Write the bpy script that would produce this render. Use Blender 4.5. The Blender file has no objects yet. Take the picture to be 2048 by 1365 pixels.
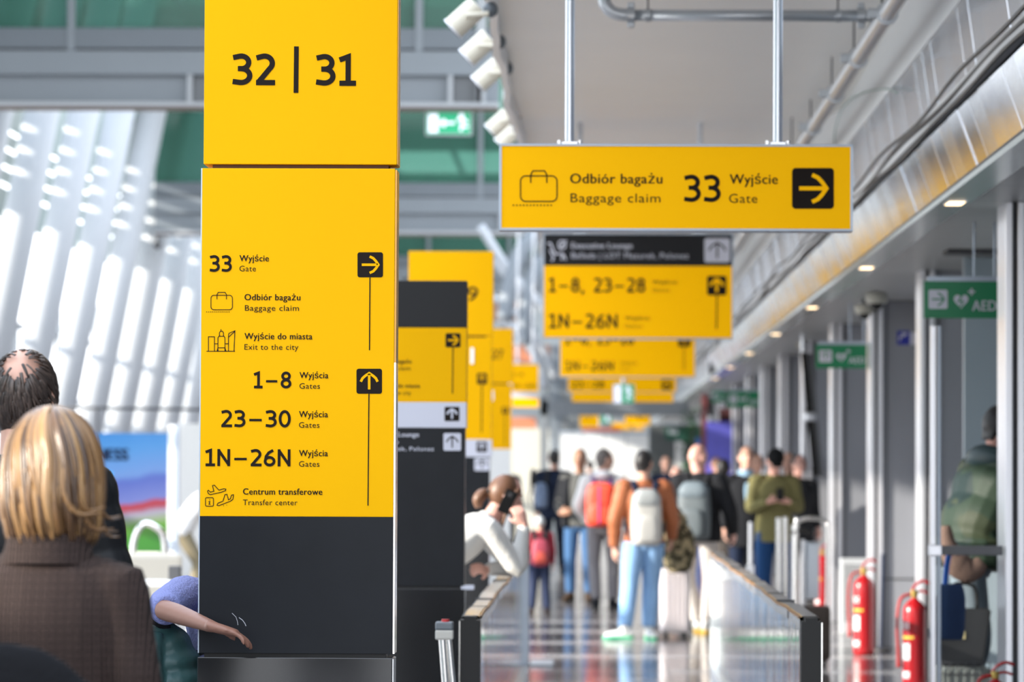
import bpy, bmesh, math, random
from math import pi, sin, cos, radians, sqrt, atan2
from mathutils import Vector, Matrix, Quaternion
random.seed(7)
S = bpy.context.scene
C = S.collection
# ------------------------------------------------------------------ camera, sky, sun, exposure
FPX = 7680.0                       # 135 mm lens, in pixels of the 2048 px frame
CAM = Vector((0, 0, 1.6))
ROLL = radians(0.25)
def cam_axes(yaw, pitch):
    F = Vector((-sin(yaw)*cos(pitch), cos(yaw)*cos(pitch), sin(pitch)))
    R = Vector((cos(yaw), sin(yaw), 0))
    U = R.cross(F)
    return R*cos(ROLL)+U*sin(ROLL), U*cos(ROLL)-R*sin(ROLL), F
YAW, PIT = atan2(162, FPX), atan2(253.5, FPX)
for _ in range(6):
    R_, U_, F_ = cam_axes(YAW, PIT)
    v = Vector((0, 1, 0))
    px = 1024+FPX*v.dot(R_)/v.dot(F_); py = 682.5-FPX*v.dot(U_)/v.dot(F_)
    YAW += (1186-px)/FPX; PIT += (936-py)/FPX
R_, U_, F_ = cam_axes(YAW, PIT)
cd = bpy.data.cameras.new('camera'); cam = bpy.data.objects.new('camera', cd); C.objects.link(cam)
m = Matrix((R_, U_, -F_)).transposed().to_4x4(); m.translation = CAM
cam.matrix_world = m
cd.lens = 135; cd.sensor_width = 36; cd.clip_end = 600
cd.dof.use_dof = True; cd.dof.focus_distance = 13.0; cd.dof.aperture_fstop = 4.1
S.camera = cam
S.view_settings.view_transform = 'Standard'; S.view_settings.look = 'None'
S.view_settings.gamma = 1; S.view_settings.use_curve_mapping = False
S.view_settings.exposure = 0.55

wd = bpy.data.worlds.new('sky'); S.world = wd; wd.use_nodes = True
nt = wd.node_tree; bg = nt.nodes['Background']
geo = nt.nodes.new('ShaderNodeTexCoord'); sp = nt.nodes.new('ShaderNodeSeparateXYZ')
cr = nt.nodes.new('ShaderNodeValToRGB')
nt.links.new(geo.outputs['Generated'], sp.inputs[0]); nt.links.new(sp.outputs['Z'], cr.inputs[0])
cr.color_ramp.elements[0].color = (0.95, 0.97, 1.0, 1); cr.color_ramp.elements[0].position = 0.0
cr.color_ramp.elements[1].color = (0.72, 0.83, 1.0, 1); cr.color_ramp.elements[1].position = 0.8
nt.links.new(cr.outputs[0], bg.inputs[0]); bg.inputs[1].default_value = 2.65

SUN_AZ, SUN_SLOPE = 0.38, 0.35      # the sun comes in from the left, low, slightly behind the camera
sd = bpy.data.lights.new('sun', 'SUN'); sd.energy = 7.0; sd.angle = radians(0.6); sd.color = (1.0, 0.93, 0.82)
so = bpy.data.objects.new('sun', sd); C.objects.link(so)
so.rotation_euler = Vector((1, SUN_AZ, -SUN_SLOPE)).to_track_quat('-Z', 'Y').to_euler()

# ------------------------------------------------------------------ measuring helpers
def D(s): return FPX/s             # s = pixels per metre at that distance
def W(x, y, s=None, d=None):
    if d is None: d = FPX/s
    r = F_*FPX + R_*(x-1024) + U_*(682.5-y)
    return CAM + r*(d/r.y)
# ------------------------------------------------------------------ materials
MATS = {}
def mat(name, col, rough=0.5, metal=0.0, noise=0.0, nscale=8.0, bump=0.0, bscale=60.0, spec=0.5, emit=0.0, stretch=(1,1,1), coat=0.0, sheen=0.0):
    if name in MATS: return MATS[name]
    M = bpy.data.materials.new(name); M.use_nodes = True; MATS[name] = M
    n = M.node_tree; b = n.nodes['Principled BSDF']
    c = tuple(col)+(1,)
    b.inputs['Base Color'].default_value = c
    b.inputs['Roughness'].default_value = rough; b.inputs['Metallic'].default_value = metal
    b.inputs['Specular IOR Level'].default_value = spec
    b.inputs['Coat Weight'].default_value = coat
    b.inputs['Sheen Weight'].default_value = sheen
    if emit:
        b.inputs['Emission Color'].default_value = c; b.inputs['Emission Strength'].default_value = emit
    if noise or bump:
        tc = n.nodes.new('ShaderNodeTexCoord'); mp = n.nodes.new('ShaderNodeMapping'); mp.inputs['Scale'].default_value = stretch
        n.links.new(tc.outputs['Object'], mp.inputs[0])
    if noise:
        t = n.nodes.new('ShaderNodeTexNoise'); t.inputs['Scale'].default_value = nscale; t.inputs['Detail'].default_value = 4
        n.links.new(mp.outputs[0], t.inputs['Vector'])
        mx = n.nodes.new('ShaderNodeMix'); mx.data_type = 'RGBA'
        mx.inputs['A'].default_value = tuple(max(0, x*(1-noise)) for x in col)+(1,)
        mx.inputs['B'].default_value = tuple(min(1, x*(1+noise)) for x in col)+(1,)
        n.links.new(t.outputs[0], mx.inputs['Factor']); n.links.new(mx.outputs['Result'], b.inputs['Base Color'])
        if emit: n.links.new(mx.outputs['Result'], b.inputs['Emission Color'])
    if bump:
        t = n.nodes.new('ShaderNodeTexNoise'); t.inputs['Scale'].default_value = bscale; t.inputs['Detail'].default_value = 3
        n.links.new(mp.outputs[0], t.inputs['Vector'])
        bp = n.nodes.new('ShaderNodeBump'); bp.inputs['Strength'].default_value = bump; bp.inputs['Distance'].default_value = 0.01
        n.links.new(t.outputs[0], bp.inputs['Height']); n.links.new(bp.outputs[0], b.inputs['Normal'])
    return M
def pattern(name, kind, c1, c2, c3=None, scale=1.0, rough=0.9):
    if name in MATS: return MATS[name]
    M = mat(name, c1, rough, bump=0.3, bscale=120, spec=0.2); n = M.node_tree; b = n.nodes['Principled BSDF']
    tc = n.nodes.new('ShaderNodeTexCoord')
    def mix(a, bb, fac):
        mx = n.nodes.new('ShaderNodeMix'); mx.data_type = 'RGBA'
        for k, v in (('A', a), ('B', bb)):
            if isinstance(v, tuple): mx.inputs[k].default_value = v+(1,)
            else: n.links.new(v, mx.inputs[k])
        n.links.new(fac, mx.inputs['Factor']); return mx.outputs['Result']
    def ramp(src, p0, p1):
        r = n.nodes.new('ShaderNodeMapRange'); r.inputs['From Min'].default_value = p0; r.inputs['From Max'].default_value = p1
        n.links.new(src, r.inputs['Value']); return r.outputs[0]
    if kind == 'plaid':
        out = c1
        for dr, col, sc, lo, hi in (('X', c2, scale, .35, .9), ('Z', c2, scale, .35, .9), ('X', c3, scale*2.0, .93, 1), ('Z', c3, scale*2.0, .93, 1)):
            w = n.nodes.new('ShaderNodeTexWave'); w.bands_direction = dr; w.inputs['Scale'].default_value = sc; w.inputs['Distortion'].default_value = 0.3
            n.links.new(tc.outputs['Object'], w.inputs['Vector'])
            out = mix(out, col, ramp(w.outputs['Fac'], lo, hi))
    elif kind == 'camo':
        out = c1
        for i, (col, th) in enumerate(((c2, .5), (c3, .58))):
            t = n.nodes.new('ShaderNodeTexNoise'); t.inputs['Scale'].default_value = scale*(1+.4*i); t.inputs['Detail'].default_value = 1.5
            n.links.new(tc.outputs['Object'], t.inputs['Vector'])
            out = mix(out, col, ramp(t.outputs[0], th, th+.03))
    elif kind == 'stripe':
        w = n.nodes.new('ShaderNodeTexWave'); w.bands_direction = 'Z'; w.inputs['Scale'].default_value = scale
        n.links.new(tc.outputs['Object'], w.inputs['Vector']); out = mix(c1, c2, ramp(w.outputs['Fac'], .45, .55))
    n.links.new(out, b.inputs['Base Color'])
    return M
def glass(name, tint, gloss, rough=0.02, body=0.0, bcol=(.1,.3,.22), ripple=0.0):
    """thin pane: clear tinted pane with a share of reflection (and of milky body)"""
    if name in MATS: return MATS[name]
    M = bpy.data.materials.new(name); M.use_nodes = True; MATS[name] = M
    n = M.node_tree; n.nodes.clear(); o = n.nodes.new('ShaderNodeOutputMaterial')
    t = n.nodes.new('ShaderNodeBsdfTransparent'); t.inputs[0].default_value = tint+(1,)
    g = n.nodes.new('ShaderNodeBsdfGlossy'); g.inputs['Roughness'].default_value = rough; g.inputs[0].default_value = (1,1,1,1)
    f = n.nodes.new('ShaderNodeFresnel'); f.inputs[0].default_value = gloss
    m1 = n.nodes.new('ShaderNodeMixShader'); n.links.new(f.outputs[0], m1.inputs[0]); n.links.new(t.outputs[0], m1.inputs[1]); n.links.new(g.outputs[0], m1.inputs[2])
    if ripple:
        tc = n.nodes.new('ShaderNodeTexCoord'); mp = n.nodes.new('ShaderNodeMapping'); mp.inputs['Scale'].default_value = (0, 1, .03); tx = n.nodes.new('ShaderNodeTexNoise'); tx.inputs['Scale'].default_value = 5; tx.inputs['Detail'].default_value = 3
        bp = n.nodes.new('ShaderNodeBump'); bp.inputs['Strength'].default_value = ripple; bp.inputs['Distance'].default_value = .02
        n.links.new(tc.outputs['Object'], mp.inputs[0]); n.links.new(mp.outputs[0], tx.inputs['Vector']); n.links.new(tx.outputs[0], bp.inputs['Height']); n.links.new(bp.outputs[0], g.inputs['Normal'])
    last = m1
    if body:
        d = n.nodes.new('ShaderNodeBsdfDiffuse'); d.inputs[0].default_value = bcol+(1,)
        m2 = n.nodes.new('ShaderNodeMixShader'); m2.inputs[0].default_value = body
        n.links.new(m1.outputs[0], m2.inputs[1]); n.links.new(d.outputs[0], m2.inputs[2]); last = m2
    n.links.new(last.outputs[0], o.inputs[0])
    return M

YEL = mat('sign_yellow', (0.93, 0.465, 0.0), 0.5, spec=0.06, noise=0.02, nscale=3)
YELE = mat('sign_yellow_glow', (0.93, 0.47, 0.0), 0.5, spec=0.06, emit=0.2)  # weak emission added to brighten the hanging signs
BLK = mat('print_black', (0.014, 0.009, 0.007), 0.6, spec=0.12)
ANT = mat('panel_anthracite', (0.012, 0.0135, 0.0165), 0.34, noise=0.25, nscale=5, spec=0.14)
GLB = mat('plinth_gloss_black', (0.012, 0.012, 0.013), 0.12, noise=0.3, nscale=4, spec=0.6)
WHT = mat('sign_white', (0.62, 0.62, 0.70), 0.4)
ALU = mat('aluminium', (0.62, 0.64, 0.68), 0.3, 0.9)
ALUP = mat('aluminium_painted', (0.42, 0.48, 0.56), 0.35, 0.3)
EDGE = mat('edge_orange', (0.55, 0.28, 0.05), 0.3, 0.4)
RECESS = mat('recess_brown', (0.10, 0.04, 0.01), 0.7)
GRN = mat('safety_green', (0.0, 0.20, 0.075), 0.4)
GRNE = mat('safety_green_lit', (0.0, 0.36, 0.16), 0.4, emit=0.35)
WHTE = mat('white_lit', (0.85, 0.85, 1.0), 0.4, emit=0.5)
STEEL = mat('steel_grey', (0.14, 0.162, 0.185), 0.45, 0.1, noise=0.06, nscale=2)
STEELL = mat('steel_light', (0.20, 0.225, 0.25), 0.45, 0.1, noise=0.05, nscale=2)
TUBE = mat('tube_white', (0.40, 0.42, 0.445), 0.5, noise=0.04, nscale=2)
CHR = mat('chrome', (0.80, 0.78, 0.75), 0.16, 1.0)
RUB = mat('rubber_black', (0.008, 0.008, 0.008), 0.4, spec=0.3)
RED = mat('extinguisher_red', (0.40, 0.006, 0.010), 0.25, coat=0.5)
CREAM = mat('lamp_cream', (0.72, 0.67, 0.55), 0.45)
GREYW = mat('wall_grey', (0.26, 0.27, 0.30), 0.5, noise=0.05, nscale=3)
GREYB = mat('wall_bluegrey', (0.27, 0.33, 0.37), 0.4, noise=0.08, nscale=2)
WHITEP = mat('white_panel', (0.80, 0.80, 0.78), 0.5)
DARK = mat('dark_grey', (0.05, 0.05, 0.055), 0.6)
# ------------------------------------------------------------------ building helpers
def ob(name, bm, m=None, parent=None, smooth=False):
    me = bpy.data.meshes.new(name)
    bmesh.ops.recalc_face_normals(bm, faces=bm.faces)
    bm.to_mesh(me); bm.free()
    if smooth:
        for p in me.polygons: p.use_smooth = True
    o = bpy.data.objects.new(name, me); C.objects.link(o)
    for mm in (m if isinstance(m, (list, tuple)) else [m]):
        if mm: me.materials.append(mm)
    if parent is not None: o.parent = parent
    return o
def tag(o, label=None, cat=None, group=None, kind=None):
    if label: o['label'] = label
    if cat: o['category'] = cat
    if group: o['group'] = group
    if kind: o['kind'] = kind
    return o
def empty(name, loc=(0,0,0), rz=0, label=None, cat=None, group=None, kind=None):
    o = bpy.data.objects.new(name, None); C.objects.link(o); o.location = loc; o.rotation_euler = (0,0,rz)
    o.empty_display_size = 0.1
    return tag(o, label, cat, group, kind)
def local(parent, p):
    """world point -> coordinates under an unrotated parent"""
    return Vector(p) - parent.location
def box(bm, lo, hi, bev=0.0, mi=0):
    g = bmesh.ops.create_cube(bm, size=1)
    vs = g['verts']
    for v in vs:
        v.co = Vector([lo[i]+(hi[i]-lo[i])*(v.co[i]+.5) for i in range(3)])
    fs = {f for v in vs for f in v.link_faces}
    for f in fs: f.material_index = mi
    if bev:
        es = list({e for v in vs for e in v.link_edges})
        r = bmesh.ops.bevel(bm, geom=es, offset=bev, segments=2, affect='EDGES', profile=0.6)
        for f in r['faces']: f.material_index = mi
def mk():
    return bmesh.new()
def bx(name, lo, hi, m, parent=None, bev=0.0):
    """box part; lo/hi in the parent's coordinates"""
    bm = mk(); lo2 = [min(a,b) for a,b in zip(lo,hi)]; hi2 = [max(a,b) for a,b in zip(lo,hi)]
    box(bm, lo2, hi2, bev); return ob(name, bm, m, parent)
def pix(x0, y0, x1, y1, s):
    a = W(x0, (y0+y1)/2, s); b = W(x1, (y0+y1)/2, s); c = W((x0+x1)/2, y0, s); e = W((x0+x1)/2, y1, s)
    return a.x, b.x, e.z, c.z, a.y
def pbox(name, x0, y0, x1, y1, s, t, m, parent=None, bev=0.0, dy=0.0):
    X0, X1, Z0, Z1, Y = pix(x0, y0, x1, y1, s)
    o = Vector(parent.location) if parent is not None else Vector((0,0,0))
    return bx(name, Vector((X0, Y+dy, Z0))-o, Vector((X1, Y+dy+t, Z1))-o, m, parent, bev)
def ring(p, xd, yd, rx, ry, n):
    return [p + xd*(rx*cos(2*pi*i/n)) + yd*(ry*sin(2*pi*i/n)) for i in range(n)]
def catmull(pts, k):
    if k <= 1 or len(pts) < 3: return pts
    out = []
    P = [pts[0]]+list(pts)+[pts[-1]]
    for i in range(1, len(P)-2):
        a, b, c, d = P[i-1], P[i], P[i+1], P[i+2]
        for j in range(k):
            t = j/k
            out.append([0.5*((2*b[q])+(-a[q]+c[q])*t+(2*a[q]-5*b[q]+4*c[q]-d[q])*t*t+(-a[q]+3*b[q]-3*c[q]+d[q])*t**3) for q in range(len(b))])
    out.append(list(pts[-1])); return out
def loft(bm, secs, xdir=None, n=12, sub=3, puff=0.0, npuff=6, mi=0, cap=True):
    """secs: (x,y,z,rx,ry) along a path; closed tapering body"""
    secs = catmull([list(s) for s in secs], sub)
    P = [Vector(s[:3]) for s in secs]
    rings = []; px = None
    L = len(P)
    for i in range(L):
        t = (P[min(i+1, L-1)]-P[max(i-1, 0)])
        if t.length < 1e-9: t = Vector((0,0,1))
        t.normalize()
        if px is None:
            xd = Vector(xdir) if xdir is not None else (Vector((1,0,0)) if abs(t.x) < .8 else Vector((0,1,0)))
        else: xd = px
        xd = (xd - t*xd.dot(t))
        if xd.length < 1e-4: xd = t.orthogonal()
        xd.normalize(); px = Vector(xdir) if xdir is not None else xd
        yd = t.cross(xd)
        k = 1.0
        if puff: k = 1+puff*(abs(sin(pi*npuff*i/(L-1)))-.4)
        rings.append([bm.verts.new(v) for v in ring(P[i], xd, yd, secs[i][3]*k, secs[i][4]*k, n)])
    for a, b in zip(rings, rings[1:]):
        for i in range(n):
            f = bm.faces.new((a[i], a[(i+1) % n], b[(i+1) % n], b[i])); f.material_index = mi
    if cap:
        for r, s in ((rings[0], -1), (rings[-1], 1)):
            f = bm.faces.new(r if s > 0 else r[::-1]); f.material_index = mi
    return rings
def tube(bm, pts, r, n=10, sub=3, mi=0):
    loft(bm, [tuple(p)+(r, r) if not isinstance(r, (list,tuple)) else tuple(p)+(r[i], r[i]) for i, p in enumerate(pts)], n=n, sub=sub, mi=mi)
def ell(bm, c, r, M=None, nu=16, nv=12, mi=0, f=None):
    g = bmesh.ops.create_uvsphere(bm, u_segments=nu, v_segments=nv, radius=1)
    for v in g['verts']:
        co = Vector((v.co.x*r[0], v.co.y*r[1], v.co.z*r[2]))
        if f: co = f(co)
        v.co = (M @ co if M is not None else co) + Vector(c)
    for fc in {f_ for v in g['verts'] for f_ in v.link_faces}: fc.material_index = mi
def cyl(bm, a, b, r, n=14, r2=None, mi=0):
    a, b = Vector(a), Vector(b)
    loft(bm, [tuple(a)+(r, r), tuple(b)+((r2 or r), (r2 or r))], n=n, sub=1, mi=mi)
def tb(name, pts, r, m, parent=None, n=10, sub=3):
    bm = mk(); tube(bm, pts, r, n, sub); return ob(name, bm, m, parent, True)
def cy(name, a, b, r, m, parent=None, n=14, r2=None):
    bm = mk(); cyl(bm, a, b, r, n, r2); o = ob(name, bm, m, parent, True)
    try: o.data.set_sharp_from_angle(angle=radians(50))
    except Exception: pass
    return o
def remesh(o, vox, it=3, fac=0.5):
    mm = o.modifiers.new('r', 'REMESH'); mm.mode = 'VOXEL'; mm.voxel_size = vox; mm.use_smooth_shade = True
    if it:
        sm = o.modifiers.new('s', 'SMOOTH'); sm.iterations = it; sm.factor = fac
    return o

# ------------------------------------------------------------------ flat print: drawn strokes and set type
def arc(cx, cz, rx, rz, a0, a1, n=14):
    return [(cx+rx*cos(radians(a0+(a1-a0)*i/n)), cz+rz*sin(radians(a0+(a1-a0)*i/n))) for i in range(n+1)]
def stroke(bm, pts, w, close=False, xf=None):
    """ribbon of width w along 2-D points (x,z); xf maps 2-D to 3-D"""
    n = len(pts); L = []; Rr = []
    for i in range(n):
        if close: a, b, c = pts[i-1], pts[i], pts[(i+1) % n]
        else: a, b, c = pts[max(i-1,0)], pts[i], pts[min(i+1,n-1)]
        d1 = Vector((b[0]-a[0], b[1]-a[1])); d2 = Vector((c[0]-b[0], c[1]-b[1]))
        if d1.length < 1e-9: d1 = d2
        if d2.length < 1e-9: d2 = d1
        d1.normalize(); d2.normalize(); t = d1+d2
        if t.length < 1e-6: t = d1
        t.normalize(); nn = Vector((-t.y, t.x)); k = 1/max(.35, nn.dot(Vector((-d1.y, d1.x))))
        L.append((b[0]+nn.x*w/2*k, b[1]+nn.y*w/2*k)); Rr.append((b[0]-nn.x*w/2*k, b[1]-nn.y*w/2*k))
    A = [bm.verts.new(xf(*p)) for p in L]; B = [bm.verts.new(xf(*p)) for p in Rr]
    for i in range(n if close else n-1):
        j = (i+1) % n
        try: bm.faces.new((A[i], A[j], B[j], B[i]))
        except ValueError: pass
GL = {}
GL['3'] = (.56, [[(.03,.88)]+arc(.25,.725,.205,.205,100,-80,12)+[(.16,.525)], [(.16,.525)]+arc(.25,.30,.235,.225,88,-95,12)+[(.02,.11)]])
GL['2'] = (.56, [[(.03,.87)]+arc(.25,.70,.21,.23,105,-30,12)+[(.08,.08)], [(.02,.075),(.54,.075)]])
GL['1'] = (.50, [[(.03,.82),(.27,.925),(.27,.03)], [(.03,.07),(.49,.07)]])
GL['0'] = (.60, [arc(.30,.5,.225,.43,0,360,28)])
GL['8'] = (.58, [arc(.29,.735,.185,.195,0,360,20), arc(.29,.285,.215,.215,0,360,22)])
GL['6'] = (.58, [arc(.29,.295,.215,.225,0,360,22), [(.46,.94),(.25,.80),(.12,.58),(.085,.33)]])
GL['9'] = (.58, [arc(.29,.70,.215,.225,0,360,22), [(.12,.055),(.33,.19),(.45,.42),(.495,.66)]])
GL['7'] = (.52, [[(.02,.925),(.50,.925),(.20,0)]])
GL['5'] = (.54, [[(.46,.925),(.12,.925),(.10,.55)]+arc(.24,.30,.225,.24,75,-100,12)+[(.02,.11)]])
GL['4'] = (.58, [[(.38,0),(.38,.93),(.05,.30),(.56,.30)]])
GL['N'] = (.66, [[(.09,0),(.09,1)], [(.09,.92),(.57,.08)], [(.57,0),(.57,1)]])
GL['-'] = (.80, [[(.10,.42),(.70,.42)]])
GL[','] = (.26, [[(.16,.13),(.06,-.16)]])
GL['|'] = (.30, [[(.15,-.25),(.15,1.27)]])
GL[' '] = (.40, [])
def glyphs(name, txt, x0, x1, ytop, ybase, s, m, parent, wt=.165, dy=-.0025):
    """numerals drawn stroke by stroke, fitted between pixels x0..x1"""
    gap = .075
    tot = sum(GL[c][0] for c in txt)+gap*(len(txt)-1)
    o = Vector(parent.location); X0, X1, Z0, Z1, Y = pix(x0, ytop, x1, ybase, s)
    kx = (X1-X0)/tot; kz = Z1-Z0
    bm = mk(); cx = 0; kk = 0
    for c in txt:
        w, st = GL[c]
        for p in st:
            q = kk*.00004; kk += 1
            pts = [((cx+a)*kx, b*kz) for a, b in p]
            close = len(p) > 15 and abs(p[0][0]-p[-1][0]) < 1e-4 and abs(p[0][1]-p[-1][1]) < 1e-4
            if close: pts = pts[:-1]
            stroke(bm, pts, wt*kz*(.85 if c in '-' else 1), close, lambda a, b: Vector((X0+a, Y+dy-q, Z0+b))-o)
        cx += w+gap
    return ob(name, bm, m, parent)
CAPH = None
def text(name, body, x0, x1, ytop, ybase, s, m, parent, bold=False, dy=-.0025):
    """set type; ytop/ybase = cap line and base line in pixels"""
    global CAPH
    def mesh_of(t, b):
        cu = bpy.data.curves.new('t', 'FONT'); cu.body = t; cu.resolution_u = 3
        cu.space_character = 1.06
        o = bpy.data.objects.new('t', cu); C.objects.link(o)
        me = bpy.data.meshes.new_from_object(o); bpy.data.objects.remove(o); bpy.data.curves.remove(cu); return me
    if CAPH is None:
        h = mesh_of('H', False); CAPH = max(v.co.y for v in h.vertices); bpy.data.meshes.remove(h)
    me = mesh_of(body, bold)
    if bold:
        b3 = mk()
        for k3 in range(4):
            b4 = mk(); b4.from_mesh(me)
            for v in b4.verts: v.co.x += k3*.013; v.co.z = k3*.0001; v.co.y *= 1.02
            t4 = bpy.data.meshes.new('t'); b4.to_mesh(t4); b4.free(); b3.from_mesh(t4); bpy.data.meshes.remove(t4)
        b3.to_mesh(me); b3.free()
    mn = min(v.co.x for v in me.vertices); mxx = max(v.co.x for v in me.vertices)
    o = Vector(parent.location); X0, X1, Z0, Z1, Y = pix(x0, ytop, x1, ybase, s)
    kx = (X1-X0)/(mxx-mn); kz = (Z1-Z0)/CAPH
    for v in me.vertices: v.co = Vector((X0+(v.co.x-mn)*kx, Y+dy-v.co.z, Z0+v.co.y*kz))-o
    me.name = name; me.materials.append(m)
    t = bpy.data.objects.new(name, me); C.objects.link(t); t.parent = parent
    return t
def line_art(name, polys, s, w, m, parent, dy=-.0025):
    """polys: [(pixel points, closed)]; w in pixels"""
    o = Vector(parent.location); bm = mk()
    for p, c in polys: stroke(bm, p, w, c, lambda a, b: W(a, b, s)+Vector((0, dy, 0))-o)
    return ob(name, bm, m, parent)
def rrect(x0, y0, x1, y1, r, n=5):
    out = []
    for cx, cy, a in ((x1-r, y0+r, -90), (x1-r, y1-r, 0), (x0+r, y1-r, 90), (x0+r, y0+r, 180)):
        out += [(cx+r*cos(radians(a+90*i/n)), cy+r*sin(radians(a+90*i/n))) for i in range(n+1)]
    return out
def plate(name, x0, y0, x1, y1, s, m, parent, r=4, dy=-.002):
    o = Vector(parent.location); bm = mk()
    bm.faces.new([bm.verts.new(W(a, b, s)+Vector((0, dy, 0))-o) for a, b in rrect(x0, y0, x1, y1, r)])
    r_ = bmesh.ops.extrude_face_region(bm, geom=list(bm.faces))
    for v in [v for v in r_['geom'] if isinstance(v, bmesh.types.BMVert)]: v.co.y += .0015
    return ob(name, bm, m, parent)
def arrow(x0, y0, x1, y1, s, parent, mp, ma, direc='right', lw=.10):
    """arrow in a rounded square"""
    w = x1-x0; h = y1-y0
    p = plate('arrow_plate', x0, y0, x1, y1, s, mp, parent, r=w*.09)
    def T(a, b):            # a along the arrow, b across, unit square
        if direc == 'right': return (x0+a*w, y0+b*h)
        return (x0+b*w, y1-a*h)
    o = Vector(parent.location); bm = mk()
    xf = lambda a, b: W(a, b, s)+Vector((0, -.004, 0))-o
    stroke(bm, [T(.17,.5), T(.80,.5)], w*lw, False, xf)
    stroke(bm, [T(.48,.17), T(.62,.24), T(.72,.35), T(.82,.5), T(.72,.65), T(.62,.76), T(.48,.83)], w*lw, False, xf)
    a = ob('arrow', bm, ma, p)
    return p
def suitcase_icon(x0, y0, x1, y1, s, m, parent, w):
    """bag outline, x0..x1 / y0..y1 = its body; dotted belt beneath"""
    W_ = x1-x0; H_ = y1-y0
    P = [(rrect(x0, y0, x1, y1, W_*.14), True)]
    hx0, hx1 = x0+W_*.28, x0+W_*.72
    P.append(([(hx0, y0+H_*.28), (hx0, y0-H_*.05), (hx0+W_*.06, y0-H_*.20), (hx1-W_*.06, y0-H_*.20), (hx1, y0-H_*.05), (hx1, y0+H_*.28)], False))
    a = x0-W_*.22
    for i in range(12):
        q = a+i*W_*.094
        P.append(([(q, y1+H_*.15), (q+W_*.05, y1+H_*.15)], False))
    return line_art('suitcase_pictogram', P, s, w, m, parent)

# ================================================================== THE SETTING
GND = empty('floor', (0,0,0), kind='structure')
TILE = [mat('stone_tile', (0.16, 0.145, 0.145), 0.13, noise=0.25, nscale=40, spec=0.6),
        mat('stone_tile_dark', (0.065, 0.058, 0.06), 0.11, noise=0.25, nscale=40, spec=0.6),
        mat('stone_tile_pale', (0.42, 0.40, 0.39), 0.16, noise=0.2, nscale=40, spec=0.6)]
def floor_material():
    M = mat('floor_stone', (0.2,0.185,0.185), 0.14, spec=0.6); n = M.node_tree; b = n.nodes['Principled BSDF']
    tc = n.nodes.new('ShaderNodeTexCoord'); br = n.nodes.new('ShaderNodeTexBrick'); br.offset = 0
    br.inputs['Scale'].default_value = 1; br.inputs['Brick Width'].default_value = .6; br.inputs['Row Height'].default_value = .6
    br.inputs['Mortar Size'].default_value = .004
    br.inputs['Color1'].default_value = (.24,.22,.22,1); br.inputs['Color2'].default_value = (.10,.09,.095,1); br.inputs['Mortar'].default_value = (.05,.05,.05,1)
    n.links.new(tc.outputs['Object'], br.inputs['Vector']); n.links.new(br.outputs['Color'], b.inputs['Base Color'])
    return M
FX0, FX1, FY0, FY1 = -1.2, 3.0, 22.2, 40.2
fm = floor_material()
bm = mk()
for lo, hi in (((-13,-6,-.2),(6,FY0,0)), ((-13,FY1,-.2),(6,140,0)), ((-13,FY0,-.2),(FX0,FY1,0)), ((FX1,FY0,-.2),(6,FY1,0)), ((FX0,FY0,-.2),(FX1,FY1,-.006))):
    box(bm, lo, hi)
ob('floor_slab', bm, fm, GND)
tms = []
for k in range(3):
    b_ = mk(); box(b_, (-.298,-.298,-.006), (.298,.298,0)); o = ob('tile', b_, TILE[k], GND); tms.append(o)
first = [True]*3
nx = int(round((FX1-FX0)/.6)); ny = int(round((FY1-FY0)/.6))
for j in range(ny):
    for i in range(nx):
        r = random.random()
        k = 2 if (j % 4 == 1 and r < .8) else (1 if r < .45 else 0)
        t = tms[k] if first[k] else tms[k].copy()
        if not first[k]: C.objects.link(t); t.parent = GND
        first[k] = False
        t.location = (FX0+.3+.6*i, FY0+.3+.6*j, 0)

ob_apron = bx('ground_apron', (-200,-40,-.5), (-13.01,260,-.35), mat('apron_concrete', (.45,.45,.44), .8, noise=.1, nscale=.3), None); tag(ob_apron, kind='structure')
# concourse ceiling: shallow transverse vaults
CX0, CX1, CZ = -.62, 1.95, 4.43
CEIL = mat('ceiling_beige', (0.88, 0.865, 0.83), 0.45, noise=0.03, nscale=1.5)
bm = mk()
def vault(y):
    t = ((y-22.7) % 10.0)
    return .15*(1-t/7.5) if t < 7.5 else .15*(t-7.5)/2.5
ys = [10+.25*i for i in range(int(125/.25))]
prev = None
for y in ys:
    a = sin(y*1.9)*.012+sin(y*4.3)*.008
    r = [bm.verts.new(p) for p in ((CX0+a-.0,y,CZ+vault(y)), (CX1,y,CZ+vault(y)), (CX1,y,CZ+.6), (CX0+a,y,CZ+.6))]
    if prev:
        for q in range(4): bm.faces.new((prev[q], prev[(q+1)%4], r[(q+1)%4], r[q]))
    prev = r
tag(ob('ceiling', bm, CEIL), kind='structure')
bm = mk()   # white edge lip of the ceiling
prev = None
for y in ys:
    a = sin(y*1.9)*.012+sin(y*4.3)*.008
    z = CZ+vault(y)
    r = [bm.verts.new(p) for p in ((CX0+a-.05,y,z-.13), (CX0+a-.002,y,z-.13), (CX0+a-.002,y,z+.62), (CX0+a-.05,y,z+.62))]
    if prev:
        for q in range(4): bm.faces.new((prev[q], prev[(q+1)%4], r[(q+1)%4], r[q]))
    prev = r
tag(ob('trim_1', bm, mat('lip_white', (.75,.75,.76), .4)), kind='structure')

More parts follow.
